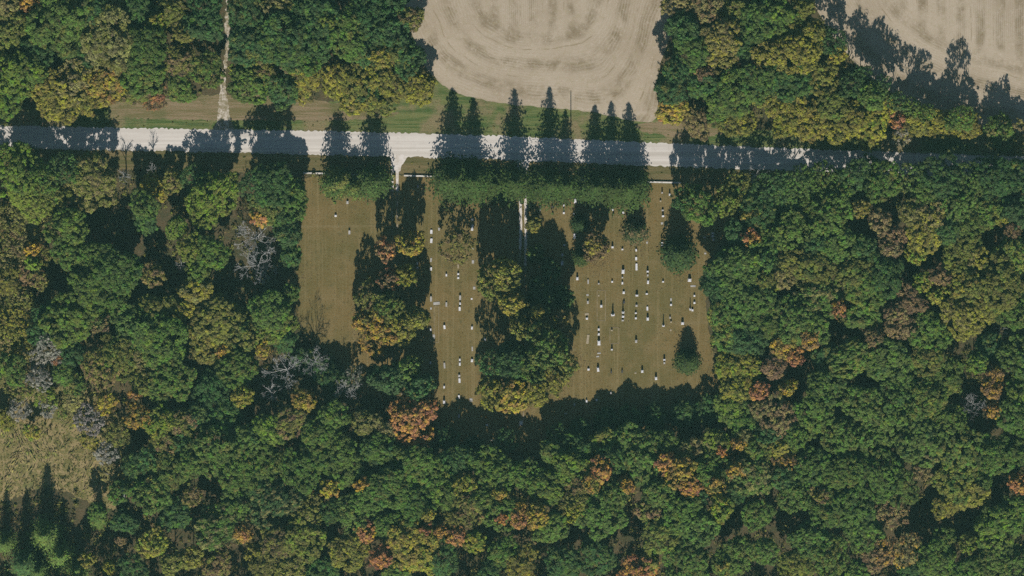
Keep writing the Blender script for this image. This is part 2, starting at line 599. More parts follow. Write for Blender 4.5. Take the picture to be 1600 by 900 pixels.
# cemetery drives: two wheel tracks each, coloured darker along the stretch under tree shade
drive_w = sheet("entrance_drive", ragged(to_m([(608, 238), (642, 240), (634, 249), (628, 258), (625, 268), (611, 268), (611, 250)]), 0.5, 0.10, 32), 0.030, MAT['track'])
for k, x in enumerate((612.6, 620.6)):
    strip("wheel_track", [(x, 262, 1.0), (x, 298, 0.75)], 0.036, MAT['track'], 50 + k, drive_w, 0.1)
    strip("shade_toned_wheel_track", [(x, 298, 0.5), (x + .2, 440, 0.32), (x + 1, 560, 0.32), (x + 10, 640, 0.3)], 0.036, MAT['shade_track'], 55 + k, drive_w, 0.08)
drive_m = sheet("middle_drive", ragged(to_m([(806, 250), (828, 251), (825, 262), (824, 272), (810, 272), (809, 262)]), 0.5, 0.10, 33), 0.030, MAT['track'])
for k, x in enumerate((813.2, 821.4)):
    strip("wheel_track", [(x, 268, 0.85), (x + .3, 345, 0.9), (x - .3, 390 + 25 * k, 0.7)], 0.036, MAT['track'], 60 + k, drive_m, 0.12)
    strip("shade_toned_wheel_track", [(x - .3, 390 + 25 * k, 0.5), (x - 2, 440, 0.4), (x, 540, 0.3), (x - 4, 660, 0.3)], 0.036, MAT['shade_track'], 65 + k, drive_m, 0.1)


# ------------------------------------------------------------------ foliage generators
def unit(v):
    return v / np.maximum(np.linalg.norm(v, axis=1, keepdims=True), 1e-9)


def leaf_cards(c, n, size, aspect, rng):
    """irregular four-sided leaf sprays at c facing n; size (N,)"""
    N = len(c)
    t = unit(np.cross(n, unit(rng.normal(size=(N, 3)))))
    b = np.cross(n, t)
    ang = np.array([0.1, 1.65, 3.2, 4.75])
    v = np.zeros((N, 4, 3))
    for k in range(4):
        a = ang[k] + rng.uniform(-.35, .35, N)
        rr = size * rng.uniform(0.7, 1.25, N)
        v[:, k] = c + t * (np.cos(a) * rr)[:, None] + b * (np.sin(a) * rr * aspect)[:, None] + n * (rng.uniform(-.18, .18, N) * size)[:, None]
    return v


def cards_mesh(name, V, mat, tint):
    N = len(V)
    return mesh_np(name, V.reshape(-1, 3), np.arange(N * 4).reshape(N, 4), mat, np.repeat(tint, 4))


def fib(n, zmin, rng):
    i = np.arange(n) + 0.5
    z = 1 - (1 - zmin) * i / n
    ph = i * 2.39996 + rng.uniform(0, 6.28)
    r = np.sqrt(np.maximum(0, 1 - z * z))
    return unit(np.stack([r * np.cos(ph), r * np.sin(ph), z], 1) + rng.normal(scale=0.16, size=(n, 3)))


def broadleaf_crown(name, R, seed, density=1.0, gap=0.06, mat='leaf', wild=0.0, leaf=1.0):
    """boughs set on an uneven dome, each bough a heap of leaf lumps; centre at the origin, half height 0.8 R"""
    rng = np.random.default_rng(seed)
    nb = int(9 + R * 2.4)
    dirs = fib(nb, -0.30, rng)
    ax = np.array([R, R, R * 0.8])
    brad = R * (1.75 / math.sqrt(nb)) * rng.uniform(0.75, 1.25, nb)
    reach = rng.uniform(0.80 - 0.28 * wild, 1.08 + 0.12 * wild, nb)
    bc = dirs * ax * reach[:, None] - unit(dirs * ax) * brad[:, None] * 0.80
    L, Ln, Lt = [], [], []
    for i in range(nb):
        nl = max(5, int(2 * math.pi * brad[i] ** 2 / 1.05))
        u = unit(rng.normal(size=(nl, 3)) + dirs[i] * 0.9)
        p = bc[i] + u * (brad[i] + rng.normal(scale=0.30, size=(nl, 1)))
        keep = rng.random(nl) > gap
        for j in range(nb):
            if j != i:
                keep &= np.linalg.norm(p - bc[j], axis=1) > brad[j] * 0.80
        p, u = p[keep], u[keep]
        L.append(p); Ln.append(u); Lt.append(np.full(len(p), rng.uniform(0.35, 0.65)) + rng.uniform(-.35, .35, len(p)))
    L = np.concatenate(L); Ln = np.concatenate(Ln); Lt = np.concatenate(Lt)
    m = max(6, int(30 * density))
    lr = np.repeat(rng.uniform(0.42, 0.85, len(L)), m)
    c0 = np.repeat(L, m, 0); n0 = np.repeat(Ln, m, 0); t0 = np.repeat(Lt, m)
    u = unit(rng.normal(size=c0.shape) + n0 * 0.5 + np.array([0, 0, 0.35]))
    c = c0 + u * (lr * rng.uniform(0.45, 1.15, len(c0)))[:, None]
    nn = unit(u * 1.0 + np.array([0, 0, 0.45]) + rng.normal(scale=0.40, size=c.shape))
    V = leaf_cards(c, nn, leaf * rng.uniform(0.20, 0.40, len(c)), 0.75, rng)
    return cards_mesh(name, V, MAT[mat], np.clip(t0 + rng.uniform(-.25, .25, len(c)), 0, 1))


def conifer_crown(name, H, R, seed, power=1.0, dens=1.0, drop=0.0, shag=0.24):
    """whorls of drooping sprays round a leader; base at z=0.06 H, tip at H"""
    rng = np.random.default_rng(seed)
    C, N, S, T = [], [], [], []
    nlev = int(H * 2.6)
    for k in range(nlev):
        f = k / nlev
        z = H * (0.06 + 0.93 * f)
        rad = R * (1 - f) ** power + 0.12
        nbr = max(6, int((5 + 15 * (rad / R)) * dens + 5 * f))
        a0 = rng.uniform(0, 6.28)
        for b in range(nbr):
            a = a0 + 6.283 * (b + rng.uniform(-.35, .35)) / nbr
            if rng.random() < drop * 1.5 * (1 - f): continue
            ln = rad * rng.uniform(0.90 - shag, 0.90 + shag) * (1.12 if k % 3 else 0.9)
            ns = max(2, int(ln / 0.34))
            t = (np.arange(ns) + rng.uniform(0.2, 0.9, ns)) / ns
            keep = t > 0.15
            t = t[keep]
            rr = ln * t
            wob = rng.normal(scale=0.10, size=len(t)) * (0.5 + t)
            x = np.cos(a + wob) * rr; y = np.sin(a + wob) * rr
            zz = z - 0.34 * rr + rng.normal(scale=0.13, size=len(t)) + 0.08 * rr * t
            C.append(np.stack([x, y, zz], 1))
            n = np.stack([np.cos(a + wob) * 0.5, np.sin(a + wob) * 0.5, np.full(len(t), 0.9)], 1)
            N.append(n + rng.normal(scale=0.35, size=n.shape))
            S.append(rng.uniform(0.24, 0.46, len(t)))
            T.append(np.full(len(t), rng.uniform(0.2, 0.8)) + rng.uniform(-.2, .2, len(t)))
    C = np.concatenate(C); N = unit(np.concatenate(N)); S = np.concatenate(S); T = np.concatenate(T)
    V = leaf_cards(C, N, S, 0.55, rng)
    return cards_mesh(name, V, MAT['needle'], np.clip(T, 0, 1))


class Tubes:
    """tapered many-sided limbs gathered into one mesh"""
    def __init__(self, sides=5):
        self.v, self.f, self.s = [], [], sides

    def limb(self, pts, r0, r1):
        n = len(pts); s = self.s
        base = len(self.v)
        for i, p in enumerate(pts):
            p = Vector(p)
            a = Vector(pts[max(0, i - 1)]); b = Vector(pts[min(n - 1, i + 1)])
            d = (b - a).normalized()
            up = Vector((0, 0, 1)) if abs(d.z) < 0.9 else Vector((1, 0, 0))
            e1 = d.cross(up).normalized(); e2 = d.cross(e1)
            r = r0 + (r1 - r0) * i / (n - 1)
            for k in range(s):
                t = 6.2832 * k / s
                q = p + e1 * (math.cos(t) * r) + e2 * (math.sin(t) * r)
                self.v.append((q.x, q.y, q.z))
        for i in range(n - 1):
            for k in range(s):
                k2 = (k + 1) % s
                self.f.append((base + i * s + k, base + i * s + k2, base + (i + 1) * s + k2, base + (i + 1) * s + k))

    def mesh(self, name, mat):
        me = mesh_np(name, np.array(self.v), np.array(self.f), mat)
        for p in me.polygons: p.use_smooth = True
        return me


def trunk_mesh(name, seed):
    """trunk of a tree 10 m high with a crown 5 m in radius, limbs reaching into the crown"""
    r = random.Random(seed); T = Tubes(6)
    pts = [(0, 0, -0.1), (0.05, 0.02, 1.5), (r.uniform(-.15, .15), r.uniform(-.15, .15), 4.0), (r.uniform(-.3, .3), r.uniform(-.3, .3), 6.2), (r.uniform(-.4, .4), r.uniform(-.4, .4), 8.8)]
    T.limb(pts, 0.34, 0.06)
    for k in range(8):
        a = 0.785 * k + r.uniform(-.3, .3); z = 3.2 + 0.5 * k * r.uniform(.7, 1.1)
        L = r.uniform(2.2, 3.8)
        T.limb([(0, 0, z), (math.cos(a) * L * .45, math.sin(a) * L * .45, z + .8), (math.cos(a) * L, math.sin(a) * L, z + 1.9)], 0.14, 0.03)
    return T.mesh(name, MAT['bark'])


def conifer_trunk(name, H):
    T = Tubes(6)
    T.limb([(0, 0, -0.1), (0, 0, H * .3), (0, 0, H * .97)], 0.30, 0.03)
    return T.mesh(name, MAT['bark'])


def bare_tree(seed, H, R, mat, depth=4, twig=0.045, spread=1.0):
    """trunk and limbs as two meshes; leafless branching"""
    r = random.Random(seed)
    tr = Tubes(6); br = Tubes(4)
    fork = H * 0.32
    tr.limb([(0, 0, -0.1), (r.uniform(-.2, .2), r.uniform(-.2, .2), fork * .5), (0, 0, fork), (r.uniform(-.4, .4), r.uniform(-.4, .4), fork * 1.5)], 0.36, 0.17)

    def grow(p, d, L, rad, lev):
        pts = [p]; q = Vector(p); dd = Vector(d)
        for k in range(3):
            dd = (dd + Vector((r.gauss(0, .16), r.gauss(0, .16), r.gauss(0, .10)))).normalized()
            q = q + dd * (L / 3)
            pts.append(q.copy())
        br.limb([tuple(x) for x in pts], rad, max(twig * .7, rad * 0.55))
        if lev <= 0: return
        nch = 3 if lev > 1 else 4
        for k in range(nch):
            i = r.choice((1, 2, 3, 3))
            ax = Vector((r.gauss(0, 1), r.gauss(0, 1), r.gauss(0, .6))).normalized()
            nd = (dd + ax * 0.75 * spread).normalized()
            nd.z = nd.z * 0.75 + 0.12
            grow(pts[i], nd.normalized(), L * r.uniform(.48, .72), max(twig, rad * 0.52), lev - 1)

    nlim = 8
    for k in range(nlim):
        a = 6.283 * k / nlim + r.uniform(-.3, .3)
        z = fork * r.uniform(.85, 1.5)
        up = r.uniform(.35, 1.0)
        grow(Vector((0, 0, z)), Vector((math.cos(a), math.sin(a), up)).normalized(), R * r.uniform(.5, .68), 0.13, depth - 1)
    return tr.mesh("bare_trunk", mat), br.mesh("bare_limbs", mat)


# ------------------------------------------------------------------ shared tree shapes
RADII = [2.2, 3.2, 4.4, 5.8, 7.2]
CROWNS = {R: [broadleaf_crown("leafy_crown", R, 100 + i * 10 + k, (1.0, 0.8, 1.25, 0.7, 0.95)[k], (.06, .12, .10, .24, .16)[k], 'leaf', (0, .6, .8, 1.0, 1.0)[k], (1.0, 1.2, .85, 1.1, .95)[k]) for k in range(5)] for i, R in enumerate(RADII)}
THIN = {R: [broadleaf_crown("thin_crown", R, 300 + i * 10 + k, 0.42, 0.42) for k in range(2)] for i, R in enumerate(RADII)}
TRUNKS = [trunk_mesh("trunk", 500 + k) for k in range(4)]
SPRUCE = [conifer_crown("spruce_crown", 20.0, 4.6, 600 + k, 0.74, 0.66, 0.20, 0.44) for k in range(4)]
SPRUCE_T = conifer_trunk("spruce_trunk", 20.0)
CEDAR = [conifer_crown("cedar_crown", 10.0, 4.2, 620 + k, 0.32, 0.9, 0.12) for k in range(3)]
EGG = [conifer_crown("egg_crown", 10.0, 4.2, 640 + k, 0.47, 1.25, 0.08) for k in range(3)]
CEDAR_T = conifer_trunk("cedar_trunk", 10.0)
BARE = [bare_tree(700 + k, 13.0, 7.0, MAT['dead'], 5, 0.03) for k in range(3)]
BARE_T = [bare_tree(740 + k, 9.0, 4.0, MAT['dead'], 3, 0.035) for k in range(2)]

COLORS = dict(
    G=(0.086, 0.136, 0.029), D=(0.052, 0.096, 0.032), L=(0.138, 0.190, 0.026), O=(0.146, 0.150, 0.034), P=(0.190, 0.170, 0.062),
    Y=(0.222, 0.198, 0.032), A=(0.300, 0.185, 0.036), R=(0.315, 0.140, 0.054), B=(0.172, 0.118, 0.058), T=(0.215, 0.195, 0.165),
    E=(0.042, 0.064, 0.017), F=(0.034, 0.054, 0.019))
WORDS = dict(E="dark green", F="dark green", G="green", D="dark green", L="bright green", O="olive-green", P="pale olive", Y="yellow-olive", A="amber", R="orange-red", B="brown", T="tan")


def jitter(c, rng, k=0.12):
    f = rng.uniform(1 - k, 1 + k)
    return tuple(max(0.004, x * f * rng.uniform(0.95, 1.05)) for x in c)


TREES = []          # everything that needs a label: dict(root, x, y, r, word, kind)
trng = random.Random(77)


def add_tree(x, y, r, code, H=None, kind=None, label=None, mix=None):
    """x, y, r in photograph pixels; code: colour letter(s); kind: leafy, thin, spruce, cedar, bare"""
    kind = kind or 'leafy'
    R = r * PX
    if H is None:
        H = 12.5 + 0.07 * r + trng.uniform(-1.6, 1.6)
    root = bpy.data.objects.new({'leafy': "green_tree" if code[0] in 'GDLEF' else "autumn_tree", 'thin': "thin_leaved_tree", 'spruce': "spruce_tree", 'cedar': "evergreen_tree", 'egg': "evergreen_tree", 'bare': "bare_tree"}[kind], None)
    root.empty_display_size = 0.5
    link(root)
    p = W(x, y, H * 0.7)
    root.location = (p.x, p.y, 0.0)
    c1 = jitter(COLORS[code[0]], trng)
    c2 = jitter(COLORS[code[1] if len(code) > 1 else trng.choice({'G': 'OLDO', 'D': 'GGOD', 'L': 'GYO', 'O': 'YGBP', 'Y': 'OAL'}.get(code[0], code[0]))], trng)
    mx = mix if mix is not None else (0.55 if len(code) > 1 else 0.42)
    rz = trng.uniform(0, 6.28)

    def part(name, me, loc, scl, rot=rz):
        o = bpy.data.objects.new(name, me)
        o.location = loc; o.scale = scl; o.rotation_euler = (0, 0, rot)
        o.color = (*c1, 1.0); o["turn"] = [float(v) for v in c2]; o["turn_mix"] = float(mx)
        link(o, root)
        return o

    if kind in ('leafy', 'thin'):
        R0 = min(RADII, key=lambda q: abs(math.log(q / R)))
        me = trng.choice((CROWNS if kind == 'leafy' else THIN)[R0])
        s = R / R0
        half = max(0.56 * R, (0.40 if label else 0.21) * H)
        half = min(half, H * 0.46)
        part("crown", me, (0, 0, H - half), (s * trng.uniform(.86, 1.14), s * trng.uniform(.86, 1.14), half / (0.8 * R0)))
        part("trunk", trng.choice(TRUNKS), (0, 0, 0), (max(.45, R / 5 * .9), max(.45, R / 5 * .9), (H - half * .35) / 10.0))
    elif kind == 'spruce':
        part("crown", trng.choice(SPRUCE), (0, 0, 0), (R / 4.6, R / 4.6, H / 20.0))
        part("trunk", SPRUCE_T, (0, 0, 0), (R / 4.6, R / 4.6, H / 20.0))
    elif kind in ('cedar', 'egg'):
        part("crown", trng.choice(CEDAR if kind == 'cedar' else EGG), (0, 0, 0), (R / 4.2, R / 4.2, H / 10.0))
        part("trunk", CEDAR_T, (0, 0, 0), (R / 4.2, R / 4.2, H / 10.0))
    else:
        big = R > 5
        t, b = trng.choice(BARE if big else BARE_T)
        s = R / (9.0 if big else 5.0); sz = H / (13.0 if big else 9.0)
        part("limbs", b, (0, 0, 0), (s, s, sz))
        part("trunk", t, (0, 0, 0), (s, s, sz))
    root["category"] = "tree"
    TREES.append(dict(o=root, x=x, y=y, r=r, code=code, kind=kind, label=label))
    return root


# --- conifers and evergreens of the burial ground (x, y, radius, colour, height, kind, label)
SPECIAL = [
    (706, 282, 36, 'E', 22.5, 'spruce', "tall dark spruce below the road, leftmost of the pointed shadows reaching the field"),
    (739, 285, 33, 'E', 20.5, 'spruce', "tall dark spruce touching the leftmost pointed spruce on its right-hand side"),
    (804, 287, 34, 'E', 23.0, 'spruce', "tall dark spruce just left of the middle drive below the road"),
    (772, 292, 26, 'E', 6.0, 'spruce', "shorter dark spruce filling the gap left of the middle drive"),
    (859, 290, 32, 'E', 23.8, 'spruce', "tall slim spruce just right of the middle drive below the road"),
    (884, 292, 25, 'E', 18.6, 'spruce', "slightly shorter spruce with its shadow beside the thin pole shadow"),
    (836, 296, 20, 'E', 6.0, 'spruce', "low spruce between the two spruces flanking the middle drive"),
    (931, 294, 30, 'E', 20.2, 'spruce', "pointed spruce, left one of the close trio right of the bright road gap"),
    (957, 296, 30, 'E', 21.4, 'spruce', "pointed spruce, middle one of the close trio below the road"),
    (984, 296, 32, 'E', 21.0, 'spruce', "pointed spruce, right one of the close trio below the road"),
    (992, 290, 25, 'E', 13.0, 'cedar', "rounded evergreen at the right end of the spruce trio"),
    (909, 298, 18, 'E', 6.0, 'spruce', "small spruce at the left foot of the spruce trio"),
    (525, 284, 28, 'EO', 17.0, 'cedar', "broad rounded evergreen below the road, left of the entrance drive pair"),
    (583, 283, 30, 'E', 17.2, 'cedar', "broad rounded evergreen directly left of the entrance drive"),
    (553, 292, 20, 'EO', 10.0, 'cedar', "lower evergreen between the two broad rounded evergreens left of entrance drive"),
    (1075, 565, 21, 'EF', 8.4, 'egg', "small lone round evergreen in the lower right of the grave lawn"),
    (1061, 396, 29, 'FE', 13.0, 'egg', "large dark egg-shaped evergreen in the right part of the grave lawn"),
    (993, 362, 21, 'FB', 7.8, 'egg', "small dark evergreen with browning skirt between two grave columns"),
    (907, 402, 15, 'E', 9.5, 'egg', "narrow green evergreen at the left of the browning lawn tree"),
    (906, 350, 15, 'F', 7.0, 'egg', "dark low evergreen beside the large white headstone under spruces"),
    # broadleaf lawn trees
    (933, 386, 20, 'BY', 12.5, 'leafy', "brown and gold thinning tree beside the narrow green lawn evergreen"),
    (714, 386, 24, 'OB', 11.5, 'thin', "thin olive-brown tree standing among the left grave columns"),
    (641, 381, 21, 'YA', 15.0, 'leafy', "bright yellow tree at the top of the row along the entrance drive"),
    (603, 388, 17, 'BR', 14.0, 'leafy', "red-brown tree left of the bright yellow drive-side tree"),
    (634, 432, 15, 'YL', 11.5, 'leafy', "small yellow-green tree, second yellow one down the entrance drive"),
    (605, 438, 17, 'BR', 11.0, 'leafy', "red-brown tree left of the small yellow-green drive-side tree"),
    (572, 462, 19, 'OB', 12.0, 'leafy', "olive-brown tree bulging onto the empty left lawn"),
    (606, 478, 22, 'OG', 13.0, 'leafy', "olive-gold tree in the middle of the row along the entrance drive"),
    (590, 516, 30, 'AY', 11.5, 'leafy', "broad amber tree spreading over the empty left lawn"),
    (628, 512, 22, 'YO', 11.0, 'leafy', "yellow-olive tree joined to the right of the broad amber tree"),
    (652, 496, 18, 'OY', 15.0, 'leafy', "olive tree at the grave lawn side of the broad amber tree"),
    (566, 500, 16, 'AO', 10.0, 'leafy', "small golden-brown tree at the left shoulder of the broad amber tree"),
    (637, 575, 18, 'G', 13.0, 'leafy', "green tree in shade below the broad amber tree"),
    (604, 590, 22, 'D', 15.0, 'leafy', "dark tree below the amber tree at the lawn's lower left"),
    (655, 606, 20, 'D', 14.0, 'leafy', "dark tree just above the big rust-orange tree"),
    (786, 428, 27, 'OY', 21.5, 'leafy', "tall yellow-olive tree left of the middle drive throwing a long shadow"),
    (800, 472, 22, 'YO', 17.0, 'leafy', "gold-tinged tree left of the middle drive below the tall one"),
    (765, 450, 18, 'O', 15.0, 'leafy', "olive tree at the grave lawn side of the middle drive group"),
    (833, 349, 9, 'OY', 4.5, 'leafy', "small yellowish bush just right of the bright wheel tracks"),
    (838, 398, 11, 'G', 6.5, 'leafy', "small green tree right of the fading end of the wheel tracks"),
    (812, 512, 17, 'OY', 17.0, 'leafy', "olive and gold tree on the line of the middle drive"),
    (838, 490, 13, 'OY', 18.0, 'leafy', "small olive-gold tree poking from the dark right of the middle drive"),
    (876, 498, 10, 'BY', 17.5, 'leafy', "small brown-gold tree at the right edge of the dark shade mass"),
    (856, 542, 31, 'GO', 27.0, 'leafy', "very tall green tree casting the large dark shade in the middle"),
    (850, 462, 22, 'D', 13.0, 'leafy', "dark shaded tree beside the fading end of the middle drive"),  # added to close the gap in the tall tree's shade
    (877, 462, 18, 'D', 12.0, 'leafy', "dark shaded tree at the right side of the central shade"),  # likewise added, keeps the central shade dark on this side
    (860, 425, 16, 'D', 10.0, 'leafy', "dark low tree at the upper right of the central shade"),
    (880, 572, 22, 'OG', 15.5, 'leafy', "olive tree at the right edge of the central tree group"),
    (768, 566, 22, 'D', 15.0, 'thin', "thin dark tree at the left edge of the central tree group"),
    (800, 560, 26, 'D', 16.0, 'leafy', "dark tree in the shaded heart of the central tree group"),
    (832, 572, 22, 'G', 15.5, 'leafy', "green tree in the lower heart of the central tree group"),
    (768, 612, 21, 'YO', 11.0, 'leafy', "yellow-olive tree at the lower left corner of the central group"),
    (802, 618, 25, 'YA', 11.5, 'leafy', "large yellow-gold tree at the bottom of the central tree group"),
    (836, 610, 22, 'YO', 11.5, 'leafy', "yellow tree at the bottom right of the central tree group"),
    (866, 594, 20, 'YO', 12.0, 'leafy', "golden-olive tree at the right bottom of the central group by the graves"),
    (645, 655, 33, 'RA', 13.0, 'leafy', "big rust-orange tree at the lower left of the grave lawn"),
    (668, 632, 15, 'RA', 10.0, 'leafy', "small rust-orange tree at the upper right of the big rust-orange tree"),
    (1092, 322, 27, 'G', 16.5, 'leafy', "green tree at the lawn's top right shading the road"),
    (1068, 312, 15, 'D', 14.5, 'leafy', "dark green tree at the right end of the low front wall"),
    (1132, 312, 21, 'OL', 14.0, 'leafy', "olive-green tree at the lawn's top right corner"),
    (1174, 376, 17, 'RA', 13.5, 'leafy', "bright orange tree at the upper right edge of the lawn"),
    # bare trees
    (398, 372, 40, 'T', 15.0, 'bare', "large pale bare tree left of the lawn, upper one of two crowns"),
    (402, 415, 38, 'T', 14.0, 'bare', "pale bare tree left of the lawn, lower one of two crowns"),
    (448, 578, 36, 'T', 15.0, 'bare', "pale dead tree with spreading limbs below the empty lawn"),
    (492, 566, 26, 'T', 16.5, 'bare', "leaning-limbed bare tree right of the pale dead tree below the lawn"),
    (540, 610, 26, 'T', 14.0, 'bare', "bare tree with few white limbs in the shade below the lawn"),
    (283, 413, 14, 'T', 10.0, 'bare', "small bare tree beside the dark hole in the left woods"),
    (1522, 632, 26, 'T', 15.0, 'bare', "dead tree with white limbs in the right-hand woods"),
    (1182, 272, 24, 'T', 14.0, 'bare', "bare tree with bluish limbs beside the shaded road at right"),
    (1562, 516, 18, 'T', 13.0, 'bare', "small bare tree near the right edge above the white-limbed dead tree"),
    (193, 275, 18, 'T', 13.0, 'bare', "slim bare tree casting streaks on the road at far left"),
    (236, 262, 13, 'T', 12.0, 'bare', "narrow bare tree casting one dark stripe on the left road"),
    (422, 612, 22, 'T', 13.0, 'bare', "bare tree below left of the pale dead tree"),
]
for s in SPECIAL:
    add_tree(s[0], s[1], s[2], s[3], s[4], s[5], s[6])

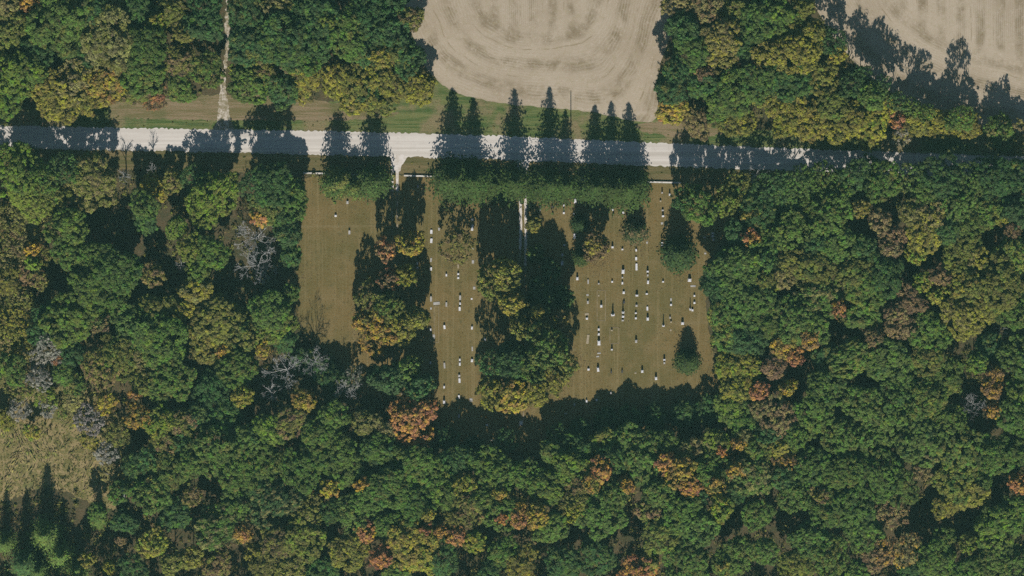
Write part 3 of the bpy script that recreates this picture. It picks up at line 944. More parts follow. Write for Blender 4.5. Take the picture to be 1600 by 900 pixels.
# --- the woods, crown by crown: x y radius colour [height]
WOODS = """
50 4 14 A;15 14 20 P;97 30 44 G 18;20 54 30 O;170 58 40 PO 17;245 38 15 YL 15;215 18 24 D;230 76 30 G 17;226 114 32 G 15;20 115 36 LG 16;8 148 26 LG 14;
45 110 24 G;70 132 25 YO 11;92 160 29 YO 10;120 128 28 PY 11;165 128 29 YA 11;140 152 20 YO 9;240 153 17 BR 8;214 142 20 OB 10;283 138 20 G 10;290 50 17 O;281 94 22 OB 12;
321 107 24 GO 11;377 110 15 LY 9;392 134 24 G 12;386 68 28 D 16;388 18 27 D;150 14 25 D;268 18 22 O;320 40 22 D 17;322 8 20 D 16;60 82 20 D;130 88 20 D 9;180 5 20 O;
20 268 36 LG 18;64 280 24 Gt 17;100 262 20 Dt 15;40 250 18 Dt 12;120 272 16 Gt 14;143 284 35 OP 15;240 292 18 Y 6;272 284 17 O 7;332 296 26 GL 10;402 288 22 Dt 16;302 280 18 Dt 9;425 290 28 D 17;460 300 18 G 12;
436 12 18 PO 15;513 32 13 L 17;549 32 22 G 17;450 62 38 DG 18;425 78 20 O 13;545 64 28 G 17;578 82 22 D 15;472 92 26 G 15;408 66 22 G 15;476 120 19 YO 11;475 146 11 Y 8;455 98 14 P 13;
526 120 16 YO 12;524 140 14 YO 9;411 112 15 O 11;445 142 20 DG 11;596 88 20 YO 16;600 122 34 OY 14;626 84 18 O 17;552 122 20 O 13;556 152 23 YO 10;590 158 21 O 10;574 138 24 D 11;653 139 24 Y 9;
640 92 20 D 17;500 70 20 D 15;610 50 26 D 18;640 28 18 OB 17;500 20 26 D 17;580 20 26 D 18;470 20 20 D;615 10 22 D 17;
1060 6 20 P 15;1101 10 20 PB 15;1150 16 18 O 14;1081 78 25 G 16;1126 66 33 PY 17;1129 100 18 O 13;1186 32 28 G 16;1191 86 18 YP 15;1068 44 20 D 17;1098 132 22 DG 14;1140 146 32 G 14;
1100 116 12 B 14;1180 128 24 G 15;1191 152 16 OY 11;1051 172 20 YA 9;1037 181 8 R 6;1090 190 20 PB 7;1152 188 24 OY 9;1124 176 16 G 9;1055 110 20 D 17;1050 140 20 D 16;1160 70 20 D 14;
1216 26 31 G 17;1241 76 35 YO 18;1256 14 14 O 17;1271 48 16 OY 17;1310 86 13 Y 12;1222 122 30 DG 13;1252 132 20 DG 11;1286 126 20 OY 11;1220 166 18 Y 9;1256 176 28 YO 10;1301 166 24 O 11;
1268 198 20 YO 8;1228 192 20 YO 8;1336 184 24 YO 11;1362 192 23 YL 10;1382 160 15 YO 13;1362 150 16 G 15;1403 187 11 R 9;1440 190 22 YO 10;1476 194 22 YO 9;1512 198 20 YO 9;1360 214 18 YO 8;1310 204 18 YO 8;
1408 212 12 TY 8;1560 204 18 GP 8;1592 216 18 PO 7;1570 226 14 GP 7;1330 132 19 Dt 15;1300 66 18 Dt 13;1348 116 13 Dt 14;1378 134 13 Dt 15;1424 168 13 Gt 14;1400 158 12 Dt 15;1446 176 12 Gt 14;1502 184 17 Gt 17;1486 190 9 Dt 12;1550 192 8 Gt 9;1570 206 9 Gt 12;
1205 294 26 DGt 14;1245 290 26 Gt 13;1290 282 26 Gt 13;1335 278 24 DG 14;1380 284 26 G 14;1425 282 22 Gt 14;1470 278 28 D 15;1515 280 24 Gt 14;1560 280 30 D 15;1600 276 26 D 15;1150 290 18 Ot 13;1310 300 20 G 14;1450 305 22 G 14;1355 262 16 Dt 9;1540 264 18 Dt 9;
50 308 30 LO 15;86 312 18 O 12;28 340 26 OPt 9;58 352 20 Pt 8;34 384 24 PBt 8;10 372 18 OBt 7;58 398 18 Ot 8;14 414 20 POt 7;44 424 16 Bt 6;51 388 10 A 14;52 411 9 L 13;108 353 28 GL 16;224 322 20 G 12;228 346 16 DG 10;320 318 26 L 13;345 306 26 LO 14;276 356 14 L 11;
296 386 18 LO 13;311 420 16 GL 12;331 396 24 G 14;110 398 24 G 13;146 396 18 G 13;176 426 36 G 15;135 446 30 G 15;196 432 20 G 13;146 480 20 GL 13;105 500 38 GL 16;181 470 22 G 13;237 431 15 OB 10;
236 486 22 O 12;266 480 15 O 10;308 457 18 YP 12;290 486 15 Y 11;216 512 34 G 14;252 530 34 G 15;156 502 15 BG 13;186 556 34 OG 13;160 572 28 OB 12;226 562 24 POt 12;270 594 30 G 14;330 532 28 OY 12;
342 500 28 O 13;380 522 26 OG 13;346 548 10 A 12;371 576 28 G 13;20 500 24 YOt 8;30 470 18 OPt 7;14 528 24 OYt 8;40 546 18 Ot 7;80 536 18 T 12;62 560 14 T 8;30 605 18 Ot 8;72 622 14 Lt 7;115 625 15 PO 8;118 600 14 Gt 9;185 680 14 Ot 8;172 738 12 Pt 6;206 742 12 Ot 7;120 655 10 Yt 5;95 645 9 Ot 4;20 576 20 G 12;112 552 15 D 12;96 565 12 RT 8;62 592 15 T 10;
100 584 14 G 9;60 435 16 OB 9;10 440 18 O 10;
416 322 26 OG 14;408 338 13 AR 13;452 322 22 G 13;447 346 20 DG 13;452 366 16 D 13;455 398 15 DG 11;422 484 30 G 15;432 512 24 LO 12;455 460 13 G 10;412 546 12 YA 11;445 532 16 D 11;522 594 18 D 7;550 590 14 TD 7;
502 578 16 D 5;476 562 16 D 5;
1168 334 10 Y 12;1150 366 16 D 12;1142 424 29 G 15;1168 412 28 G 15;1120 446 20 D 14;1126 492 22 GO 13;1172 472 30 G 15;1136 524 22 GO 12;1168 526 26 D 13;1140 576 23 YL 10;1166 566 20 YL 11;1160 598 22 YL 10;
1192 442 17 O 14;1196 504 20 G 13;1186 330 20 D 13;1200 372 24 G 13;
1221 328 29 G 9.5;1256 326 22 G 9;1301 332 34 G 16;1346 326 12 YP 14;1236 362 26 G 14;1276 388 22 DG 12;1311 382 28 G 14;1376 346 16 BP 14;1400 366 15 B 14;1390 388 14 BP 13;1428 330 20 OP 14;
1455 336 17 PY 15;1442 372 23 YO 14;1430 400 13 YL 13;1500 322 30 G 15;1516 346 20 G 14;1541 332 22 GO 13;1568 340 9 Y 12;1582 360 12 B 12;1241 412 24 O 13;1271 426 26 O 14;1331 432 26 OG 14;1380 430 30 DG 15;
1412 452 14 B 13;1441 440 16 LY 13;1466 430 14 B 13;1461 462 12 YL 13;1205 446 12 YL 11;1226 432 16 P 12;1500 392 26 O 13;1523 402 15 YP 13;1512 450 33 OY 14;1562 442 34 O 15;1582 400 26 OG 13;1542 472 26 OY 13;
1502 492 30 YP 14;1311 481 10 RA 15;1281 470 28 GP 14;1241 502 30 G 15;1268 512 22 G 14;1350 456 24 GO 14;1346 492 22 G 13;1421 472 19 B 14;1400 492 18 BP 14;1396 516 14 B 13;1366 530 17 BP 13;1416 512 15 B 13;
1264 529 15 AB 14;1225 541 16 YA 13;1242 558 12 R 13;1210 574 16 B 11;1331 560 26 GO 14;1386 562 29 G 14;1451 562 26 OG 14;1526 566 17 GL 14;1550 592 15 AB 14;1590 562 26 G 14;1451 522 28 G 14;1411 592 24 G 13;
1480 590 22 G 13;1290 560 18 D 11;1545 540 20 D 11;1590 490 22 G 13;1592 330 20 D;1480 360 18 DG;1350 385 16 DG;1200 405 14 DG;
10 656 13 Y 6;50 676 13 YL 6;30 640 13 T 7;75 638 11 T 7;140 656 20 T 9;166 708 16 T 8;140 688 12 YO 7;165 630 14 YA 10;212 615 8 A 12;216 648 18 AO 13;246 660 18 L 14;262 656 14 L 14;286 660 20 OB 13;256 692 20 OB 12;
342 702 38 G 16;371 732 30 G 15;300 722 22 G 14;382 690 22 G 14;350 652 20 DG 12;381 620 14 YL 13;330 612 24 D 12;236 776 22 G 14;270 800 22 DG 11;340 822 32 GP 15;362 790 20 G 14;301 775 13 BO 12;380 832 12 AR 14;
396 860 11 Y 13;240 850 20 YL 14;300 872 15 OY 12;340 882 18 BO 12;170 886 9 Y 10;136 875 9 Y 10;192 845 9 B 9;152 802 13 G 9;215 730 18 DG 11;265 740 22 GO 13;285 690 15 DG;270 880 18 O;210 890 18 D;
230 715 14 D 13;195 815 18 D 12;185 770 14 G 11;225 600 20 O 12;310 650 16 DG 12;150 560 14 OB 11;60 520 16 D 11;75 490 18 D 11;
475 626 15 YA 12;420 672 22 LG 13;451 662 24 OB 13;500 682 24 G 14;521 652 22 G 13;571 662 18 PO 12;600 672 13 P 11;592 702 22 G 13;641 722 22 G 13;471 732 30 G 15;515 760 11 YA 15;564 756 10 A 15;
531 722 28 G 15;581 772 26 G 14;561 802 26 G 14;611 762 30 G 15;662 732 24 G 14;651 792 30 G 14;431 782 34 DP 14;481 802 24 O 13;475 842 26 OL 14;545 862 30 OY 14;572 830 14 RA 14;595 868 14 R 15;
641 852 33 YO 14;661 872 20 YL 13;665 827 8 R 14;711 836 14 RA 14;688 828 8 A 14;710 756 16 OY 13;728 755 14 YL 13;731 795 24 OB 13;712 812 18 O 13;670 802 9 Y 14;741 846 16 LY 13;785 773 9 YA 13;
785 810 9 R 13;692 872 22 DG 13;761 722 22 GL 12;781 742 26 G 13;791 802 24 G 13;786 862 22 G 13;431 852 26 OB 13;411 882 18 O 12;700 725 18 D 12;425 725 22 G 13;520 800 18 DG 13;450 890 18 O 12;
600 820 18 G 13;690 765 22 G 14;620 890 16 G 12;750 780 16 G 13;760 900 18 D;405 760 20 DG 12;505 890 22 DG 10;725 715 18 DG 12;
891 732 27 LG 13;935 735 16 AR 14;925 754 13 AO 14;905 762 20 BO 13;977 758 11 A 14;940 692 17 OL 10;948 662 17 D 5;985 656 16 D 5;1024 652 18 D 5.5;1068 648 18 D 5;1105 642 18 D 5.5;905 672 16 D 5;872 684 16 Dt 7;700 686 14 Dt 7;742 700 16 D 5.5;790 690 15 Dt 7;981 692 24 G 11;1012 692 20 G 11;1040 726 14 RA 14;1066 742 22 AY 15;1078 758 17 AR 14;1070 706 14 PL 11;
1092 698 11 P 11;1120 694 18 LO 11;1155 694 9 A 12;1126 705 7 R 12;1165 682 11 P 12;1151 735 13 AY 14;1120 757 11 AO 14;1110 736 26 G 13;1176 746 26 GP 14;1126 794 17 LY 15;838 806 17 YA 15;811 811 12 RA 15;
812 792 9 A 14;895 800 12 YL 14;941 802 34 G 15;861 822 22 G 13;815 880 22 OY 13;995 890 20 RA 14;1014 880 13 OY 13;1031 842 26 OG 14;1061 802 26 G 14;1091 822 28 G 14;1071 880 32 G 14;1132 880 20 G 13;
1130 886 9 Y 14;1182 802 20 G 13;1152 864 22 G 13;1001 724 24 G 13;1011 800 16 OB 13;902 786 20 O 13;851 762 26 GL 13;821 742 24 G 12;960 770 20 G 14;1040 690 16 G 11;930 870 26 DG 10;880 880 22 DG 11;
960 720 18 DG 13;1030 770 22 G 14;1090 780 14 D 12;865 712 20 G 11;900 705 18 DG 10;1195 860 20 G 13;
1150 612 19 OY 11;1140 632 20 LG 11;1186 612 12 R 12;1191 640 18 PB 12;1160 655 20 G 11;1185 700 20 OG 13;1150 770 16 D 12;
1230 608 11 YA 13;1213 652 25 BP 14;1216 700 14 YO 13;1230 726 17 AB 13;1241 682 20 G 14;1271 642 30 G 15;1311 682 26 G 14;1351 632 28 G 15;1291 610 24 G 14;1386 662 24 G 14;1401 622 26 G 14;1451 622 28 GO 15;
1431 652 24 G 14;1548 608 13 AB 15;1552 642 10 A 14;1586 652 26 G 15;1590 610 20 G 14;1441 692 28 G 15;1481 654 24 G 14;1450 715 11 P 14;1440 737 13 PB 13;1500 702 33 GO 15;1551 712 30 G 15;1491 752 24 OG 14;
1515 772 20 OY 13;1476 790 17 OY 12;1590 756 14 RA 14;1561 822 26 GL 15;1543 820 16 LG 14;1591 802 24 G 14;1592 706 20 G 14;1371 742 31 G 15;1311 742 30 G 15;1266 732 28 G 14;1241 772 24 G 14;1281 772 14 BO 14;
1331 792 26 G 14;1351 832 26 G 13;1391 802 23 BPt 12;1381 862 20 BAt 13;1414 860 22 PAt 13;1364 872 17 BP 12;1266 842 24 G 14;1291 872 30 GO 14;1241 882 22 O 13;1461 872 30 G 14;1511 850 13 OL 13;1476 840 16 G 12;
1551 886 30 G 14;1592 880 24 G 14;1410 760 24 G 14;1340 892 16 G 12;1420 700 16 G 13;1360 690 22 G 14;1530 750 18 G;1290 800 22 G 14;1510 890 20 G 13;1225 745 14 D;1420 892 14 D 11;1200 680 14 D;
"""
for ent in WOODS.replace("\n", "").split(";"):
    t = ent.split()
    if not t: continue
    thin = t[3].endswith('t'); t[3] = t[3].rstrip('t')
    k = 'thin' if thin or t[3][0] == 'T' or (t[3] in ('BT', 'TD')) else 'leafy'
    add_tree(float(t[0]), float(t[1]), float(t[2]) * 1.11, t[3], float(t[4]) * 1.0 if len(t) > 4 else None, k)
# spruces in the lower left corner
for x, y, r, H in ((68, 838, 27, 17.0), (36, 882, 27, 17.5), (94, 872, 24, 14.0), (152, 815, 14, 8.5), (6, 850, 18, 13), (120, 892, 18, 11), (58, 895, 18, 12)):
    add_tree(x, y, r, 'G' if x != 36 else 'D', H, 'spruce')

# ------------------------------------------------------------------ labels that single each tree out
MARKS = [
    (645, 655, "the big rust-orange tree"), (400, 392, "the pale bare lawnside trees"), (450, 578, "the pale dead tree below the lawn"),
    (1174, 376, "the bright orange lawn-edge tree"), (1070, 748, "the pair of amber-orange crowns"), (825, 808, "the yellow-and-orange pair"),
    (995, 890, "the orange tree at bottom centre"), (1403, 187, "the red fieldside tree"), (252, 660, "the lime-green crown by the dry meadow"),
    (60, 700, "the dry meadow"), (350, 195, "the two-track lane mouth"), (1522, 632, "the white-limbed dead tree"), (1397, 860, "the tan crowns at the bottom"),
    (1400, 495, "the brown crowns at right"), (1242, 558, "the small red crown"), (540, 758, "the two small amber crowns"), (595, 868, "the orange crown at the bottom"),
    (170, 58, "the big pale olive crown top left"), (1241, 76, "the big yellow crown between fields"), (1126, 794, "the yellow-lime crown"), (513, 32, "the lime crown top centre"),
    (108, 353, "the round bright crown at left"), (935, 735, "the orange crown below the graves"), (1590, 756, "the orange crown at the right edge"),
    (1311, 481, "the lone orange crown at right"), (653, 139, "the yellow bush at the field corner"), (143, 284, "the olive crown below the left road"),
    (1500, 322, "the large green crown upper right"), (200, 370, "the dark hole in the left woods"), (711, 836, "the rusty crown at lower centre"),
    (1560, 822, "the bright crown at lower right"), (68, 838, "the lower left spruces"), (1340, 255, "the shaded road at right"),
    (1213, 652, "the brown-tan crown"), (380, 832, "the orange crown lower left"),
]


def direction(dx, dy):
    a = (math.degrees(math.atan2(-dy, dx)) + 360) % 360
    names = ["right of", "upper right of", "above", "upper left of", "left of", "lower left of", "below", "lower right of"]
    return names[int((a + 22.5) // 45) % 8]


buckets = {}
for t in TREES:
    if t['label']: continue
    mx, my, mn = min(MARKS, key=lambda m: (m[0] - t['x']) ** 2 + (m[1] - t['y']) ** 2)
    dist = math.hypot(mx - t['x'], my - t['y'])
    size = "small " if t['r'] < 15 else ("large " if t['r'] > 29 else "")
    w = WORDS[t['code'][0]]
    kind = {'leafy': "leafy tree", 'thin': "thinning tree", 'spruce': "spruce", 'cedar': "evergreen", 'egg': "evergreen", 'bare': "bare tree"}[t['kind']]
    if dist < 10:
        where = "that is itself " + mn if False else "at " + mn
    else:
        where = direction(t['x'] - mx, t['y'] - my) + " " + mn
    buckets.setdefault((size + w + " " + kind, where), []).append((dist, t))
ORD = ["nearest", "second nearest", "third nearest", "fourth nearest", "fifth nearest", "sixth nearest", "seventh nearest"]
for (what, where), lst in buckets.items():
    lst.sort(key=lambda q: q[0])
    for i, (d, t) in enumerate(lst):
        t['label'] = what + " " + where if len(lst) == 1 else f"{ORD[min(i, 6)]} {what} {where}"
GROUPS = {'leafy': "broadleaf trees around the burial ground", 'thin': "thinning autumn trees", 'spruce': "spruce trees", 'cedar': "rounded evergreens", 'egg': "rounded evergreens", 'bare': "bare and dead trees"}
for t in TREES:
    tag(t['o'], t['label'], "tree", GROUPS[t['kind']])

# ------------------------------------------------------------------ headstones
def block(bm, cx, cy, z0, z1, wx, wy, top=1.0, arch=0.0):
    """a tapered block; arch rounds its top across x"""
    x0, y0 = wx / 2, wy / 2
    n = 5 if arch else 1
    prof = [(-x0, z0), (x0, z0)]
    if arch:
        for k in range(n + 1):
            a = math.pi * k / n
            prof.append((math.cos(a) * x0 * top, z1 - arch + math.sin(a) * arch))
    else:
        prof += [(x0 * top, z1), (-x0 * top, z1)]
    fr = [bm.verts.new((cx + px, cy - y0 * (1 if pz <= z0 else top), pz)) for px, pz in prof]
    bk = [bm.verts.new((cx + px, cy + y0 * (1 if pz <= z0 else top), pz)) for px, pz in prof]
    bm.faces.new(fr); bm.faces.new(bk[::-1])
    m = len(prof)
    for i in range(m):
        j = (i + 1) % m
        bm.faces.new((fr[j], fr[i], bk[i], bk[j]))


stone_cache = {}
def stone_mesh(kind, w, d, mat, tall):
    key = (kind, round(w, 1), round(d, 1), mat, tall)
    if key in stone_cache: return stone_cache[key]
    bm = bmesh.new()
    w = max(w, 0.45); d = max(d, 0.4)
    if kind == 'U':      # block monument on a plinth
        H = 1.25 if tall else 0.7
        block(bm, 0, 0, 0.0, 0.22, w, d)
        block(bm, 0, 0, 0.221, H, w * .84, d * .66, .92, 0.12)
    elif kind == 'L':    # ledger slab with a headstone at its upper end
        block(bm, 0, -0.12, 0.0, 0.20, w, d - .24, .97)
        block(bm, 0, d / 2 - .16, 0.0, 0.75 if tall else 0.42, w * .96, 0.26, .96, 0.10)
    elif kind == 'F':    # flat marker barely proud of the grass
        block(bm, 0, 0, 0.0, 0.09, w, d, .97)
    elif kind == 'O':    # obelisk
        block(bm, 0, 0, 0.0, 0.3, w, d)
        block(bm, 0, 0, 0.301, 0.8, w * .75, d * .75, .92)
        block(bm, 0, 0, 0.801, 2.6, w * .5, d * .5, .66)
        block(bm, 0, 0, 2.601, 2.95, w * .33, d * .33, .05)
    bmesh.ops.bevel(bm, geom=[e for e in bm.edges], offset=0.018, segments=1, affect='EDGES', clamp_overlap=True)
    me = bm_mesh("headstone", bm, MAT[mat])
    stone_cache[key] = me
    return me


# x y width depth kind(+t tall) shade  -- pixels of the photograph
STONES = """
524.5 337 4 4 U w;543 316 4 6 U g;546 363 3.5 7 Lt g;653 291 3 5 U g;
674 362 4 7 L w;674 376 4 8 L w;652 396 3 7 L w;652 411.5 3 5 U w;652 418.5 3.5 4 U w;673.5 406 3 7 F g;673.5 420 3.4 6 L w;686 358 3 5 F g;697.5 429.5 3.2 5 U w;716 428 3.4 4 U w;716 434 3.5 4 U w;716 416 2.2 7 F t;
738 343 3.5 4 U w;738 355.5 4 11 L w;739 386 2.5 9 F g;749 379 3 3 U g;739 409 4 6 F g;
673.5 467 3.5 9 Lt g;682 474 11 5 F g;673.5 482 3 4 F g;697.5 475.5 3 8 L g;719 465 3.5 8 Lt g;719 474 3.5 5 U w;718.3 482.5 3.5 7 Lt w;737 467 3 3 F w;741 450 4 5 F g;673 515 3.2 6 U w;694.5 511 3 7 Lt w;737.5 512 3.5 6 U w;
673 532 2.4 7 F t;678 526 4 8 F g;738 545 2.4 8 F g;758 530 3 5 U w;
672.5 566.5 3 5 U w;694.5 571 3 10 L g;718.5 562 3.5 5 U w;718.5 568.5 3.5 6 U w;737.5 563 4 6 U w;717.5 587 4 5 U g;718 594.5 3.5 8 L w;694 604.5 3 5 U w;694 628 4 7 Ut w;717 620 3.5 6 L w;717 650 3.5 7 L g;761 664 4 4 U w;736 625 5 6 F g;814 661 6 8 U w;
702 690 4 3 U g;702 697 4 3 U g;708.5 697 4 3 U g;728 697 4 3 U g;740 696 5 4 U w;746.5 696 3 4 U g;752 688 4 3 U g;768 687 3.5 3 U g;735 687 5 3 U g;
899 313.5 5 9 Ut w;881 313 2.5 4 U w;881 321 2.5 5 U w;881 327 2.5 5 U g;881 332.5 3 4 U w;957 328 3.5 4 Ut w;898 369 4 9 L w;882 383 4 3 Ut w;878.7 398 3 5 U w;878.3 411 3.8 8 L w;957 386 4 4 Ut w;844 326 2.5 8 L g;896.5 334 2.5 3 U w;
973.5 332 4 4 Ut w;1034.5 301 3 3 Ut g;1046.5 304 3.2 4.5 Ut w;1032 314 3.2 3 U t;1035.5 328.5 4 3 U g;1036 337.5 4.2 3.5 Ut w;1034.5 349 4 4 F g;1034.5 381.5 3.5 7 Lt w;972.5 389.5 3.4 3 U w;994 390.5 3 5 U w;1011 379 3 4 F g;
897.5 406.5 4.4 3 U w;902 435 4 6 Ut w;919 440 2.2 8 L g;935.5 443 3 3 U g;956.5 440 3.2 3.5 U w;973.5 424 5 8 Ut w;972.5 433.5 3 3 U g;972.5 442 3 5 U w;974.5 457 4 5 U w;973.5 488 4.2 4 O w;973.5 494.5 4.2 4 U w;973 500.5 4 3 U g;939.5 478 4 5 Ut w;957.5 492 6 4 O w;
918.5 472 3.4 6 U g;918 461 4 3 F g;917 497.5 4 4 U w;917 491 7 4 F t;994 404 3 6 L w;994.5 417 3.5 12 L w;995 461.5 5 3.5 Ut w;994.5 477.5 4 4 U g;993.5 489 3 3 U w;993.5 497 3.2 4 U w;935.5 462 2.5 3 F t;
1012 424 4 3.5 Ut w;1012 430 3.2 4 U g;1012.5 440.5 3.4 7 U w;1010.5 459 4 3 U w;1011.5 482 3.2 7 L w;1012 498 4.2 6 Ut w;1036 440 3.4 3 U w;1077.5 437.5 6 6 Ut w;1083 447 9 3 F g;1101 434.5 4 4 U w;1085 462 3.4 3.4 U w;1085 473 3.4 4 U w;1078.5 483 3.2 4 O w;1082 484.5 3.5 4 U w;
1048.5 476 3.4 4 U w;1048.5 468 3.4 5 F g;1066.5 505 5 5 Ut w;1036.5 509 4 3.4 O w;1047 496 2.6 4 U g;1048.5 503 3 3 U t;1102 396 3.4 3 F g;
935.5 514.5 3.5 4.5 U w;935.5 522 3.5 4.5 U w;935.8 535.5 5 9 Ut w;918.5 530 4 16 F t;956 516 3 3 U t;956 546 3.4 3 Ut w;994 533 4 6 Ut g;919.5 577 4 4 U w;934.5 577 4 8 Ut w;1038 562 4 3.4 Ut w;1038 567 3 4 U g;1003.5 580 4 5 Ut w;1025 591 4.5 6 Ut w;
916.5 626.5 3 5 U w;932 625 3.4 4 U w;954.5 614 3 5 U g;936 552 6 2.4 F g;934 557 5 2.4 F g;993 583 3.4 2.4 F t;955 581 2.4 5 U d;972 580 2.4 6 U d;1048 516 3 3 F t;975 472 3 5 U d;863 323 3.4 4 U d;
1114 364.5 5 4.2 U w;1114 369 5 4.2 U w;1115 374.5 3 4 U w;1102 350 5 4 U g;1135 362 5 4 U g;1101 371 5 3 F g;812 439 4 5 U w;897.5 632 2 6 L g;884 646 5 2.4 U g
"""
SH = {'w': 'stone_white', 'g': 'stone_grey', 't': 'stone_tan', 'd': 'stone_dark'}
SHW = {'w': "white", 'g': "grey", 't': "tan", 'd': "dark"}
KW = {'U': "block headstone", 'L': "ledger grave slab", 'F': "flat grave marker", 'O': "obelisk monument"}
stones = []
srng = random.Random(3)
for ent in STONES.replace("\n", "").split(";"):
    t = ent.split()
    if not t: continue
    x, y, w, d = map(float, t[:4])
    k = t[4][0]; tall = len(t[4]) > 1
    me = stone_mesh(k, w * PX * .92, d * PX * .9, SH[t[5]], tall)
    o = obj({'U': "headstone", 'L': "grave_slab", 'F': "grave_marker", 'O': "obelisk"}[k], me)
    p = W(x, y)
    o.location = (p.x, p.y, 0.008)
    o.rotation_euler = (srng.gauss(0, .012), srng.gauss(0, .012), srng.gauss(0, .05))
    stones.append(dict(o=o, x=x, y=y, w=w, d=d, k=k, tall=tall, c=t[5]))
# grave columns run up and down the picture
COLUMNS = [(534, 30, "on the empty left lawn"), (653, 9, "in grave column nearest entrance drive"), (675, 12, "in second grave column right of entrance drive"),
           (697, 10, "in third grave column right of entrance drive"), (718, 10, "in fourth grave column right of entrance drive"),
           (741, 16, "in fifth grave column right of entrance drive"), (785, 45, "in the shade of the central trees"), (846, 10, "just right of the middle drive"),
           (881, 12, "in the grave column right of the central shade"), (900, 8, "in the column through the narrow lawn evergreen"), (918, 8, "in the column left of the kerbed plot"),
           (935, 7, "in the column through the kerbed plot"), (956, 6, "in the column right of the kerbed plot"), (973, 6, "in column below spruce trio's middle"),
           (994, 8, "in column below small browning evergreen"), (1011, 9, "in column right of small browning evergreen"), (1036, 9, "in column left of egg-shaped evergreen"),
           (1050, 9, "in the column under the egg-shaped evergreen"), (1080, 18, "in the column at the lawn's right side"), (1110, 30, "at the lawn's upper right edge")]
colb = {}
for s in stones:
    if s['y'] > 682: where = "in the shaded row at the woods' edge"
    else: where = min(COLUMNS, key=lambda c: abs(c[0] - s['x']) / c[1])[2]
    s['where'] = where
    colb.setdefault(where, []).append(s)
OR2 = ["first", "second", "third", "fourth", "fifth", "sixth", "seventh", "eighth", "ninth", "tenth", "eleventh", "twelfth", "thirteenth", "fourteenth", "fifteenth", "sixteenth"]
for where, lst in colb.items():
    sub = {}
    for s in lst:
        s['what'] = ("tall " if s['tall'] and s['k'] == 'U' else "") + SHW[s['c']] + " " + KW[s['k']]
        sub.setdefault(s['what'], []).append(s)
    for what, l2 in sub.items():
        row = "shaded row" in where
        l2.sort(key=lambda s: s['x'] if row else s['y'])
        for i, s in enumerate(l2):
            lab = f"{what} {where}"
            if len(l2) > 1:
                lab = f"{what}, {OR2[i]} {'from left' if row else 'from top'} {where}"
            tag(s['o'], lab, "gravestone", "gravestones on the lawn")

# kerbed family plots
def plot_kerb(x0, y0, x1, y1, label, mat='kerb'):
    root = bpy.data.objects.new("grave_plot_kerb", None)
    link(root); c = W((x0 + x1) / 2, y1); root.location = (c.x, c.y, 0)
    wx, wy = (x1 - x0) * PX, (y1 - y0) * PX
    for cx, cy, lx, ly in ((-wx / 2, wy / 2, .2, wy), (wx / 2, wy / 2, .2, wy), (0, 0.0, wx - .205, .2), (0, wy, wx - .205, .2)):
        bm = bmesh.new(); block(bm, cx, cy, 0.0, 0.09, lx, ly, .98)
        obj("kerb", bm_mesh("kerb", bm, MAT[mat]), root)
    tag(root, label, "grave kerb", "kerbed grave plots")


plot_kerb(933, 454, 946, 501, "long pale stone kerb rectangle around a grave plot right of the shade")
plot_kerb(953, 512, 967, 537, "short pale stone kerb rectangle below the long kerbed plot")
plot_kerb(678.5, 478, 685.5, 535, "narrow pale kerb rectangle in the left grave columns")

# low concrete front wall, three lengths between the drives
def low_wall(x0, x1, label):
    root = bpy.data.objects.new("low_wall", None); link(root)
    a = W(x0, 270.3 + (x0 - 475) * 0.0262); b = W(x1, 270.3 + (x1 - 475) * 0.0262)
    root.location = a
    d = b - a
    root.rotation_euler = (0, 0, math.atan2(d.y, d.x))
    L = d.length
    n = max(1, round(L / 3.0)); st = L / n
    for i in range(n):
        bm = bmesh.new(); block(bm, st * (i + .5), 0, 0.0, 0.40, st - .03, 0.34, .99)
        bmesh.ops.bevel(bm, geom=bm.edges[:], offset=0.015, segments=1, affect='EDGES')
        obj("wall_block", bm_mesh("wall_block", bm, MAT['concrete']), root)
        bm = bmesh.new(); block(bm, st * (i + .5), 0, 0.401, 0.50, st - .02, 0.46)
        obj("coping", bm_mesh("coping", bm, MAT['concrete']), root)
    tag(root, label, "wall", "front wall of the burial ground")


low_wall(474, 606, "low pale concrete front wall left of the entrance drive")
low_wall(631, 804, "low pale concrete front wall between the two drives")
low_wall(830, 1064, "low pale concrete front wall right of the middle drive")

# utility poles on the verge
def utility_pole(x, y, H, label):
    root = bpy.data.objects.new("utility_pole", None); link(root)
    root.location = W(x, y)
    T = Tubes(8); T.limb([(0, 0, -.2), (0, 0, H * .5), (0, 0, H)], 0.17, 0.12)
    T.v += [(0, 0, H + .02)]; c = len(T.v) - 1
    obj("pole", T.mesh("pole", MAT['pole']), root)
    bm = bmesh.new(); block(bm, 0.0, 0.17, H - .7, H - .58, .12, 2.2)
    obj("crossarm", bm_mesh("crossarm", bm, MAT['pole']), root)
    for s in (-.95, -.35, .7):
        T = Tubes(6); T.limb([(0, .17 + s, H - .579), (0, .17 + s, H - .5), (0, .17 + s, H - .40)], 0.06, 0.03)
        obj("insulator", T.mesh("insulator", MAT['glass']), root)
    tag(root, label, "utility pole", "utility poles along the road")


utility_pole(892, 199, 8.4, "wooden utility pole on the green verge throwing a thin shadow onto the field")
utility_pole(70, 193, 8.4, "wooden utility pole beside the shaded road at far left")

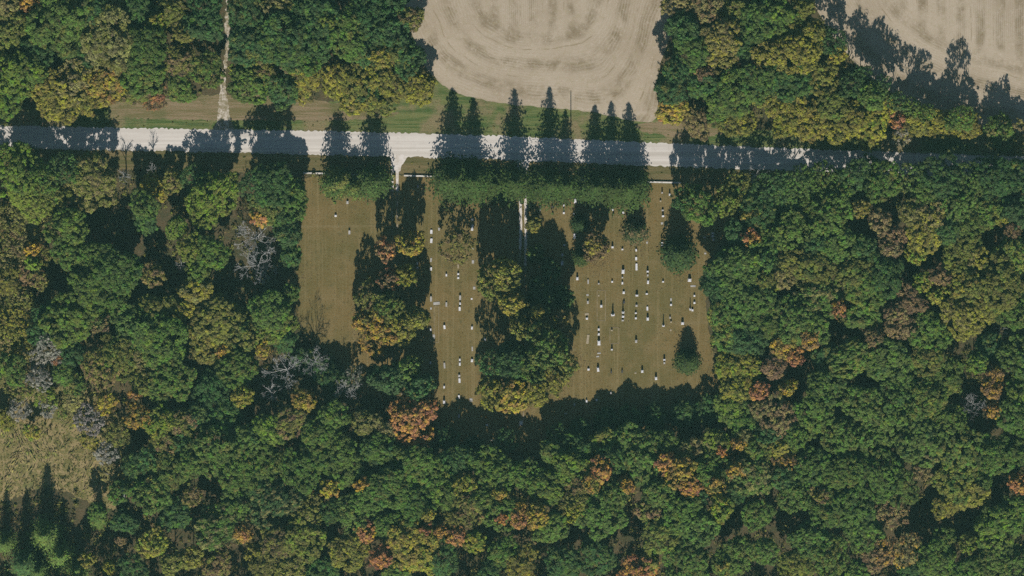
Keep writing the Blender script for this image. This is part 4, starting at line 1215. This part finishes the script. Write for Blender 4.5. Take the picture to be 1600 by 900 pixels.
# fallen trunks
def fallen(pts, r0, r1, label, seed):
    r = random.Random(seed)
    root = bpy.data.objects.new("fallen_trunk", None); link(root)
    c = W(*pts[0]); root.location = c
    P = []
    for i, (x, y) in enumerate(pts):
        q = W(x, y) - c; P.append((q.x, q.y, 0.28 + (0.5 * i / len(pts))))
    T = Tubes(7); T.limb(P, r0, r1)
    obj("trunk", T.mesh("log", MAT['dead']), root)
    T = Tubes(4)
    for k in range(7):
        p = Vector(P[r.randrange(1, len(P))]); a = r.uniform(0, 6.28)
        T.limb([tuple(p), tuple(p + Vector((math.cos(a), math.sin(a), .4)) * r.uniform(1, 2.2))], 0.10, 0.03)
    obj("broken_branch", T.mesh("broken_branch", MAT['dead']), root)
    tag(root, label, "fallen trunk", "fallen trunks")


fallen([(195, 782), (194, 770), (190, 758), (182, 750), (172, 742)], 0.34, 0.12, "white fallen trunk at the right edge of the dry meadow", 1)
fallen([(-4, 438), (14, 436), (32, 437), (42, 443), (45, 456)], 0.26, 0.10, "pale curved fallen trunk at the far left edge", 2)

# ------------------------------------------------------------------ undergrowth, dry grass and the woods beyond the frame
def open_ground(X, Y):
    """X, Y in pixels: True where no trees or brush may stand"""
    r = inside(LAWN, X, Y) | inside(CLEARING, X, Y) | inside(FIELD_A, X, Y) | inside(FIELD_B, X, Y)
    roady = np.interp(X, [-300, 200, 500, 760, 1040, 1300, 1600, 1900], [209, 217.5, 223, 230, 242, 252, 262, 273])
    r |= np.abs(Y - roady) < 34
    r |= (np.abs(X - 352) < 14) & (Y < 215)
    return r


def scatter_stuff(name, n, box, mat, label, height, size, palette, seed, keep):
    rng = np.random.default_rng(seed)
    X = rng.uniform(box[0], box[2], n); Y = rng.uniform(box[1], box[3], n)
    k = keep(X, Y); X, Y = X[k], Y[k]
    m = 16
    hh = rng.uniform(height[0], height[1], len(X)); rad = hh * rng.uniform(.35, .6, len(X)) + .25
    cx = np.repeat((X - 800) * PX, m); cy = np.repeat((450 - Y) * PX, m); H = np.repeat(hh, m); Rr = np.repeat(rad, m)
    u = unit(rng.normal(size=(len(cx), 3)) + np.array([0, 0, .6])); u[:, 2] = np.abs(u[:, 2])
    c = np.stack([cx, cy, H * .35], 1) + u * np.stack([Rr, Rr, H * .65], 1) * rng.uniform(.6, 1, (len(cx), 1))
    V = leaf_cards(c, unit(u + rng.normal(scale=.5, size=u.shape)), rng.uniform(size[0], size[1], len(c)), .8, rng)
    me = cards_mesh(name, V, MAT[mat], np.clip(np.repeat(rng.uniform(0, 1, len(X)), m) * .6 + rng.uniform(0, .4, len(c)), 0, 1))
    o = obj(name, me)
    o.color = (*COLORS[palette[0]], 1); o["turn"] = list(COLORS[palette[1]]); o["turn_mix"] = 0.5
    tag(o, label, None, None, 'stuff')
    return o


scatter_stuff("undergrowth", 11000, (-60, -60, 1660, 960), 'leaf', "low shaded brush covering the forest floor", (0.6, 2.6), (.22, .42), 'OB', 5, lambda X, Y: ~open_ground(X, Y) & ~inside(VERGE, X, Y) & ~inside(SOUTHSIDE, X, Y))


def grass_tufts(name, n, poly, seed):
    rng = np.random.default_rng(seed)
    xs = [p[0] for p in poly]; ys = [p[1] for p in poly]
    X = rng.uniform(min(xs), max(xs), n); Y = rng.uniform(min(ys), max(ys), n)
    k = inside(poly, X, Y); X, Y = X[k], Y[k]
    N = len(X)
    swirl = np.sin(X * .05 + np.sin(Y * .06) * 1.5) * 1.6 + np.cos(Y * .045) * 1.2 + rng.normal(scale=.3, size=N)
    h = rng.uniform(.35, .95, N) * (.6 + .6 * (np.sin(X * .21 + Y * .17 + np.sin(Y * .1) * 2) > -.2))
    base = np.stack([(X - 800) * PX, (450 - Y) * PX, np.full(N, .0)], 1)
    lean = np.stack([np.cos(swirl), np.sin(swirl), np.full(N, .75)], 1) * h[:, None]
    side = np.stack([-np.sin(swirl), np.cos(swirl), np.zeros(N)], 1) * rng.uniform(.10, .26, (N, 1))
    V = np.stack([base - side, base + side, base + lean + side * .5, base + lean - side * .5], 1)
    me = cards_mesh(name, V, MAT['leaf'], rng.uniform(0, 1, N))
    o = obj(name, me); o.color = (0.215, 0.172, 0.072, 1); o["turn"] = [0.15, 0.155, 0.045]; o["turn_mix"] = .6
    tag(o, "tall tan dry grass swirling over the meadow", None, None, 'stuff')


grass_tufts("dry_grass", 8000, CLEARING, 6)
weeds = scatter_stuff("verge_weeds", 900, (-60, 140, 1660, 300), 'leaf', "rough weeds along both sides of the road", (0.08, 0.2), (.10, .16), 'OY', 9,
              lambda X, Y: (np.abs(Y - np.interp(X, [-300, 200, 500, 760, 1040, 1300, 1600, 1900], [209, 217.5, 223, 230, 242, 252, 262, 273])) < 36)
              & (np.abs(Y - np.interp(X, [-300, 200, 500, 760, 1040, 1300, 1600, 1900], [209, 217.5, 223, 230, 242, 252, 262, 273])) > 20.5) & (np.abs(X - 818) > 14) & (np.abs(X - 620) > 22) & (np.abs(X - 350) > 22) & ~inside(LAWN, X, Y) & ~inside(FIELD_A, X, Y) & ~inside(FIELD_B, X, Y))


def fallen_leaves():
    """drifts of dropped leaves under the lawn trees"""
    rng = np.random.default_rng(44)
    spots = [(590, 535, 40, 900), (640, 398, 26, 420), (605, 452, 24, 300), (933, 402, 24, 650), (993, 379, 20, 380), (800, 640, 40, 700), (714, 402, 26, 380), (1060, 424, 26, 260),
             (870, 612, 26, 360), (775, 480, 26, 300), (1112, 590, 22, 300), (1130, 355, 26, 260), (470, 430, 20, 200), (560, 300, 50, 350), (800, 318, 90, 700), (960, 322, 50, 420), (680, 650, 16, 200), (900, 560, 22, 240), (560, 480, 18, 200)]
    P = []
    for x, y, r, n in spots:
        q = rng.normal(scale=.55, size=(n, 2)) * r + np.array([x, y])
        P.append(q)
    P.append(np.stack([rng.uniform(470, 1110, 2600), rng.uniform(280, 690, 2600)], 1))
    P = np.concatenate(P)
    P = P[inside(LAWN, P[:, 0], P[:, 1])]
    N = len(P)
    c = np.stack([(P[:, 0] - 800) * PX, (450 - P[:, 1]) * PX, np.full(N, 0.07)], 1)
    n = unit(np.stack([rng.normal(scale=.25, size=N), rng.normal(scale=.25, size=N), np.ones(N)], 1))
    V = leaf_cards(c, n, rng.uniform(.07, .20, N), .8, rng)
    V[:, :, 2] = np.maximum(V[:, :, 2], 0.03)
    o = obj("fallen_leaves", cards_mesh("fallen_leaves", V, MAT['leaf'], rng.uniform(0, 1, N)))
    o.color = (0.20, 0.135, 0.05, 1); o["turn"] = [0.13, 0.085, 0.04]; o["turn_mix"] = .6
    tag(o, "brown and gold fallen leaves scattered over the lawn", None, None, 'stuff')


fallen_leaves()


def outer_woods():
    """the forest going on beyond the picture, one mass"""
    rng = np.random.default_rng(12)
    base = [broadleaf_crown("outer_crown", 5.8, 900 + k, 0.35) for k in range(3)]
    arr = []
    for me in base:
        v = np.zeros(len(me.vertices) * 3, np.float32); me.vertices.foreach_get("co", v)
        t = np.zeros(len(me.vertices), np.float32); me.attributes["tint"].data.foreach_get("value", t)
        arr.append((v.reshape(-1, 3), t))
        bpy.data.meshes.remove(me)
    VV, TT = [], []
    pts = []
    for _ in range(4000):
        x = rng.uniform(-230, 1830); y = rng.uniform(-140, 1060)
        if -30 < x < 1630 and -26 < y < 928: continue
        if y < -30 and x > 560 and x < 1100: continue
        if y < 250 and x > 1180: continue
        if open_ground(np.array([x]), np.array([y]))[0]: continue
        if any((x - a) ** 2 + (y - b) ** 2 < 44 ** 2 for a, b in pts): continue
        pts.append((x, y))
        v, t = arr[rng.integers(3)]
        s = rng.uniform(.75, 1.1); a = rng.uniform(0, 6.28)
        q = np.stack([v[:, 0] * math.cos(a) - v[:, 1] * math.sin(a), v[:, 0] * math.sin(a) + v[:, 1] * math.cos(a), v[:, 2]], 1) * s
        q += np.array([(x - 800) * PX, (450 - y) * PX, rng.uniform(8, 10.5)])
        VV.append(q); TT.append(t)
    V = np.concatenate(VV); T = np.concatenate(TT)
    me = mesh_np("woodland", V, np.arange(len(V)).reshape(-1, 4), MAT['leaf'], T)
    o = obj("woodland", me); o.color = (*COLORS['G'], 1); o["turn"] = list(COLORS['O']); o["turn_mix"] = .6
    tag(o, "the surrounding forest going on as one mass", None, None, 'stuff')


outer_woods()


# ------------------------------------------------------------------ the air between the camera and the ground
def haze():
    m, nt, out = new_mat("autumn_haze")
    pv = nt.nodes.new("ShaderNodeVolumePrincipled")
    pv.inputs["Color"].default_value = (0.42, 0.92, 0.84, 1)
    pv.inputs["Density"].default_value = 2.4e-5
    nt.links.new(pv.outputs[0], out.inputs["Volume"])
    bm = bmesh.new()
    bmesh.ops.create_cube(bm, size=1.0)
    o = obj("haze", bm_mesh("haze", bm, m))
    o.scale = (1900, 1900, ALT + 12)
    o.location = (0, 0, (ALT + 12) / 2 - 2)
    tag(o, "thin bluish air over the whole burial ground", None, None, 'stuff')


haze()
